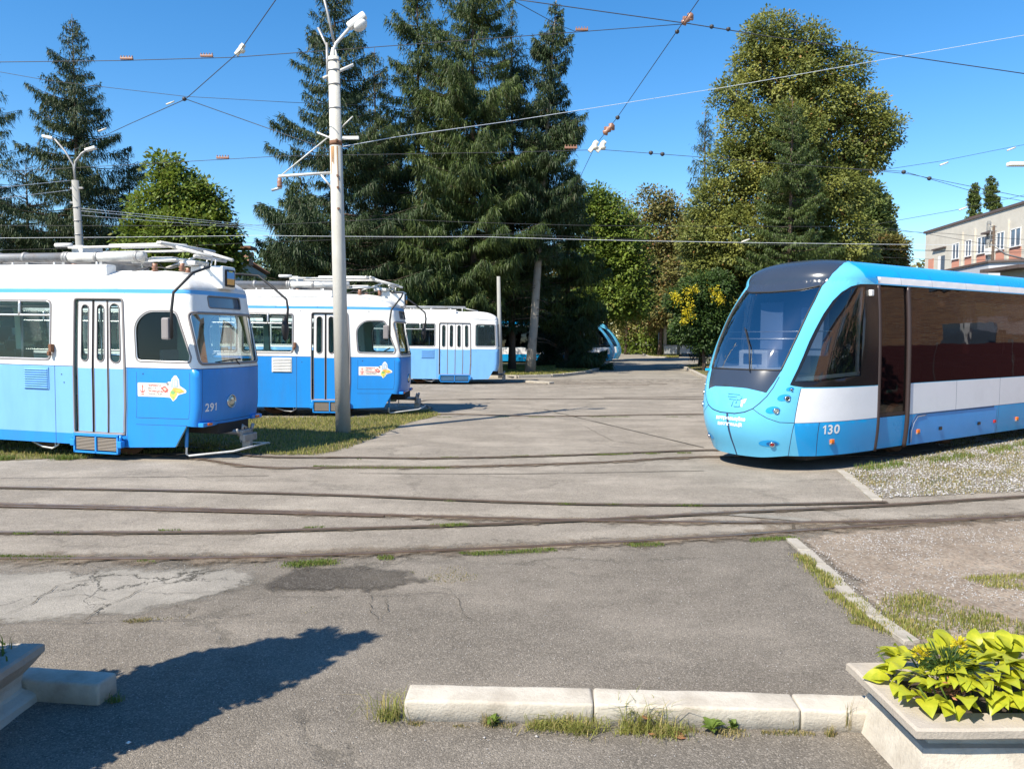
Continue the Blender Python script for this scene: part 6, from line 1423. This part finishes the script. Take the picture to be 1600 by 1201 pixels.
wire('upper strand of the pale bundle right of the twin lamp pole',[(120,325,26),(380,350,40),(520,366,46)],.015,'whitecable'); wire('middle strand of the pale bundle right of the twin lamp pole',[(120,329,26),(380,353,40),(520,372,46)],.015,'whitecable'); wire('lower strand of the pale bundle right of the twin lamp pole',[(120,336,26),(380,356,40),(520,378,46)],.013,'whitecable')
wire('upper of the two strands from the left edge to the twin lamp pole',[(-60,300,20),(0,293,21),(110,282,26)],.012,'whitecable'); wire('lower of the two strands from the left edge to the twin lamp pole',[(-60,318,20),(0,310,21),(110,297,26)],.012,'whitecable')
wire('wire sloping up to the lamp over the cream building',[(1360,352,48),(1490,329,50),(1600,305,52),(1660,292,52)],.022,blobs=[(1505,326,50,'sleeve')])
wire('wire running low before the cream building',[(1380,356,44),(1440,364,46),(1560,385,48),(1660,400,50)],.02)
wire('thin wire over the flat annex roof',[(1340,388,50),(1440,392,50),(1660,394,50)],.018); wire('wire that dips behind the streamlined tram roof',[(1380,402,48),(1500,407,48),(1660,402,48)],.016)
# lamp heads on the right
def lone_lamp(px,py,Y,label,s=1):
    p=AT(px,py,Y); root=empty('street_lamp',(p[0]+3.0*s,Y,0),0,label,'street lamp')
    MB().tube([(0,0,0),(0,0,p[2]-.8),(-.3*s,0,p[2]-.25),(-1.5*s,0,p[2]+.06),(-2.6*s,0,p[2])],[.14,.11,.06,.05,.04],10).build('pole',M['galv'],root)
    R=Matrix.Translation((-3.0*s,0,p[2])); m=MB(); m.box(-.42,.42,-.16,.16,-.08,.10,R,ch=.05); m.build('lamp_head',M['lampwhite'],root)
lone_lamp(1590,257,34,'lamp head reaching in from the right edge above the cream building')
# ---------------------------------------------------------------- metal bins
GB='metal bins at the end of the street'
def bin_():
    root=empty('metal_bin',(0,0,0),0,None,'bin',GB)
    MB().box(-.70,.70,-.45,.45,.30,1.20,ch=.03).build('tub',M['galv'],root)
    l=MB(); l.box(-.74,.74,-.49,.49,1.20,1.27,ch=.02); l.build('rim',M['steel'],root)
    r_=MB(); 
    for x in (-.45,0,.45): r_.box(x-.03,x+.03,-.475,-.45,.35,1.18)
    r_.build('rib',M['galv'],root)
    for x in (-.6,.6):
        for y in (-.38,.38): MB().lathe([(.13,-.03),(.13,.03)],14,Matrix.Translation((x,y,.14))@Matrix.Rotation(math.pi/2,4,'X'),False).build('wheel',M['rubber'],root); 
    le=MB(); 
    for x in (-.6,.6): le.box(x-.03,x+.03,-.40,.40,.14,.32)
    le.build('leg',M['steel'],root); return root
b0=bin_(); kb=kidmap()
for k,(px,lb) in enumerate(((1047,'left metal bin next to the distant concrete pole'),(1071,'middle metal bin of the row of three'),(1095,'right hand metal bin nearest the streamlined tram'))):
    o=b0 if k==0 else copy_tree(b0,None,kb); p=AT(px,556,86); o.location=(p[0],86,0); o['label']=lb
# ---------------------------------------------------------------- buildings
def cream_building():
    k=1.85; A_=Vector((54.2,101.8)); d=Vector((-.0885,-.996)).normalized(); nrm=Vector((-.996,.0885)) # street side faces left
    Ht=15.7; L=44
    root=empty('office_building',(A_.x,A_.y,0),math.atan2(d.y,d.x),'cream office building with terracotta panels and white windows at the right edge','building')
    # local: x along the facade towards the camera, y>0 into the street side
    # facade faces local -y or +y: pick the sign that points to the street
    s=1 if (Vector((-d.y,d.x)).dot(nrm)>0) else -1
    b=MB(); b.box(0,L,min(0,-14*s),max(0,-14*s),0,Ht); b.build('wall',M['facade'],root)
    r_=MB(); r_.box(-.35,L+.3,min(.15*s,-14.3*s),max(.15*s,-14.3*s),Ht,Ht+.28); r_.build('roof_edge',M['roofedge'],root)
    ch=MB(); ch.box(5,7.2,min(-3*s,-5*s),max(-3*s,-5*s),Ht+.3,Ht+1.3); ch.build('chimney',M['rust'],root)
    def zpix(x,py):
        P=A_+d*x; dep=P.y; return 2.1+(527.4-py)*dep/FPX
    def bx(name,mt,x0,x1,z0,z1,off,parent,dep=.08):
        m=MB(); a,b_=sorted((off*s,(off-dep)*s)); m.box(x0,x1,a,b_,z0,z1); return m.build(name,mt,parent)
    def xat(px): 
        T=(px-800)/FPX; return (T*A_.y-A_.x)/(d.x-T*d.y)
    cols=[(1483,1493),(1503,1512),(1521.5,1533),(1551,1562.5),(1572,1588),(1601,1618)]
    for fl in range(4):
        for ci,(a,b_) in enumerate(cols):
            x0,x1=sorted((xat(a),xat(b_))); z1=13.35-fl*3.55; z0=z1-1.75
            if z0<.5: continue
            w_=bx('window',M['winglass'],x0,x1,z0,z1,.03,root,.06)
            for q0,q1 in ((x0-.06,x0+.08),(x1-.08,x1+.06),((x0+x1)/2-.07,(x0+x1)/2+.07)): bx('frame',M['winframe'],q0,q1,z0-.05,z1+.05,.09,w_,.05)
            bx('frame',M['winframe'],x0,x1,z1-.02,z1+.08,.09,w_,.05); bx('sill',M['winframe'],x0-.1,x1+.1,z0-.12,z0-.02,.2,w_,.2)
            bx('spandrel',M['terracotta'],x0-.12,x1+.12,z0-1.70,z0-.16,.05,root,.04)
    for a,b_,py0,py1 in ((1462,1471,376,396),):
        x0,x1=sorted((xat(a),xat(b_))); z1=12.3;z0=10.4; w_=bx('window',M['winglass'],x0,x1,z0,z1,.03,root,.06); bx('frame',M['winframe'],x0-.1,x0+.5,z0,z1,.09,w_,.05)
        bx('sill',M['roofedge'],x0-1.6,x1+.3,z1+.9,z1+1.05,.3,root,.3)
    x0,x1=sorted((xat(1446),xat(1454))); bx('spandrel',M['terracotta'],x0,x1,9.3,12.2,.05,root,.04)
    for px in (1497,1516,1541,1567): x=xat(px); bx('pilaster',M['facade'],x-.25,x+.25,0,Ht-1.2,.16,root,.16)
    for px in (1538.5,): x=xat(px); bx('drain_pipe',M['steel'],x-.06,x+.06,0,Ht-.9,.3,root,.12)
    x=xat(1541); bx('canopy',M['roofedge'],x-.8,x+.9,Ht-2.2,Ht-2.0,.7,root,.7)
    for k_ in range(2): x=xat(1543); bx('air_conditioner',M['lampwhite'],x-.4,x+.4,9.2+2.0*k_,9.9+2.0*k_,.5,root,.4)
cream_building()
def annex():
    root=empty('flat_annex',(0,0,0),0,'flat roofed light grey annex just above the tram roof, left of the utility pole','building')
    c=AT(1545,408,60); a=AT(1448,418,72); b=AT(1584,415.5,57)
    z=c[2]-.12
    m=MB(); poly=[(a[0],a[1]),(c[0],c[1]),(b[0]+12,b[1]-3.6),(b[0]+14,b[1]+14),(a[0]+6,a[1]+8)]; m.prism(poly,0,z); m.build('wall',M['annex'],root)
    cen=Vector((sum(p[0] for p in poly)/5,sum(p[1] for p in poly)/5)); p2=[tuple(cen+(Vector(p)-cen)*1.02) for p in poly]
    MB().prism(p2,z,z+.16).build('roof',M['roofedge'],root)
annex()
p=AT(1592,417,50); kr=empty('kiosk',(p[0]+1.6,51,0),0,'small kiosk with a projecting dark eave at the right edge above the tram','kiosk')
MB().box(-.9,3,-1,2,0,p[2]-.1).build('wall',M['annex'],kr); MB().box(-2.0,3.5,-1.6,2.5,p[2]-.1,p[2]+.12).build('eave',M['roofedge'],kr); MB().box(-.3,.8,-1.04,-.99,p[2]-1.9,p[2]-.5).build('window',M['winglass'],kr)
def shed():
    root=empty('workshop',(0,0,0),0,'low grey green workshop with dark red roof trim between the first two trams','building')
    a=AT(300,405,62); b=AT(372,400,58); c=AT(420,432,70)
    z=b[2]
    m=MB(); vs=[(a[0],a[1],0),(b[0],b[1],0),(c[0],c[1]+6,0),(c[0]-4,c[1]+12,0),(a[0],a[1],z),(b[0],b[1],z),(c[0],c[1]+6,z-1.2),(c[0]-4,c[1]+12,z-1.2)]
    m.add(vs,[(0,1,5,4),(1,2,6,5),(2,3,7,6),(3,0,4,7),(4,5,6,7),(0,3,2,1)]); m.build('wall',simple('grey green wall',(.30,.38,.36),.8,dirt=(.2,.2,.18),dirt_amt=.4),root)
    t=MB(); t.tube([(a[0],a[1]-.05,z+.05),(b[0],b[1]-.05,z+.05),(c[0],c[1]+5.9,z-1.1)],.22,4); t.build('roof_trim',M['terracotta'] and M['rust'],root)
    q=AT(381,401,60); MB().box(q[0]-.55,q[0]+.55,59.5,60.5,z-.5,q[2]+.35).build('chimney',M['brick'],root); MB().box(q[0]-1.3,q[0]+.8,59.2,60.8,q[2]+.55,q[2]+.75).build('cap_slab',M['rust'],root); MB().box(q[0]-.1,q[0]+.1,59.9,60.1,q[2],q[2]+.6).build('cap_post',M['rust'],root)
shed()
def brick_building():
    root=empty('brick_building',(24.5,2,0),rad(4),'red brick depot building on the right, seen mirrored in the dark tram windows','building')
    MB().box(0,12,-6,22,0,9).build('wall',M['brick'],root)
    for y in np.arange(-3,21,4.2):
        for z in (1.2,5.0):
            w_=MB().box(-.05,.1,y,y+1.7,z,z+1.9).build('window',M['winglass'],root); MB().box(-.09,-.05,y+.8,y+.9,z,z+1.9).build('frame',M['winframe'],w_)
    MB().box(-.6,12.5,-6.5,22.5,9,9.3).build('roof_edge',M['roofedge'],root)
    for y in (0.6,9.0,17.4): MB().tube([(-.15,y,0),(-.15,y,9)],.08,8).build('drain_pipe',M['greyconc'],root)
brick_building()
fe=empty('sheet_fence',(19.5,2,0),rad(4),'dark maroon sheet metal fence before the brick depot, seen only mirrored in the tram windows','fence')
fm=MB().box(-.02,.02,-.98,.98,.1,2.1).mesh('panel',simple('maroon sheet',(.10,.025,.03),.5))
for k in range(16): link('panel',fm,fe,loc=(0,-4+k*2.0,0)); 
fp=MB().box(-.05,.05,-.05,.05,0,2.2).mesh('post',M['steel'])
for k in range(17): link('post',fp,fe,loc=(0.06,-5+k*2.0,0))
for k,(x,y,h,lb) in enumerate(((17.5,6.5,9,'concrete pole near the brick depot, mirrored beside the tram door'),(18.5,12.5,9.5,'concrete pole near the brick depot, mirrored in the long window band'))):
    po=empty('pole',(x,y,0),0,lb,'pole'); MB().tube([(0,0,0),(0,0,h)],[.17,.12],12).build('shaft',M['greyconc'],po); MB().tube([(0,0,h-2),(-1.2,.3,h-1.2)],.05,6).build('bracket',M['steel'],po)
broadleaf('broadleaf_tree','dark shrub by the brick depot, mirrored low in the tram windows',17.2,9.5,[(0,0,1.4,1.4),(.3,1.6,2.2,1.5),(-.2,-1.6,2.4,1.5),(0,-.4,3.9,1.5),(.2,-2.6,1.3,1.2)],95,n=14000,leaf=(.10,.15),mt='darkleaf',trunk=(.5,.06),clump=.3)
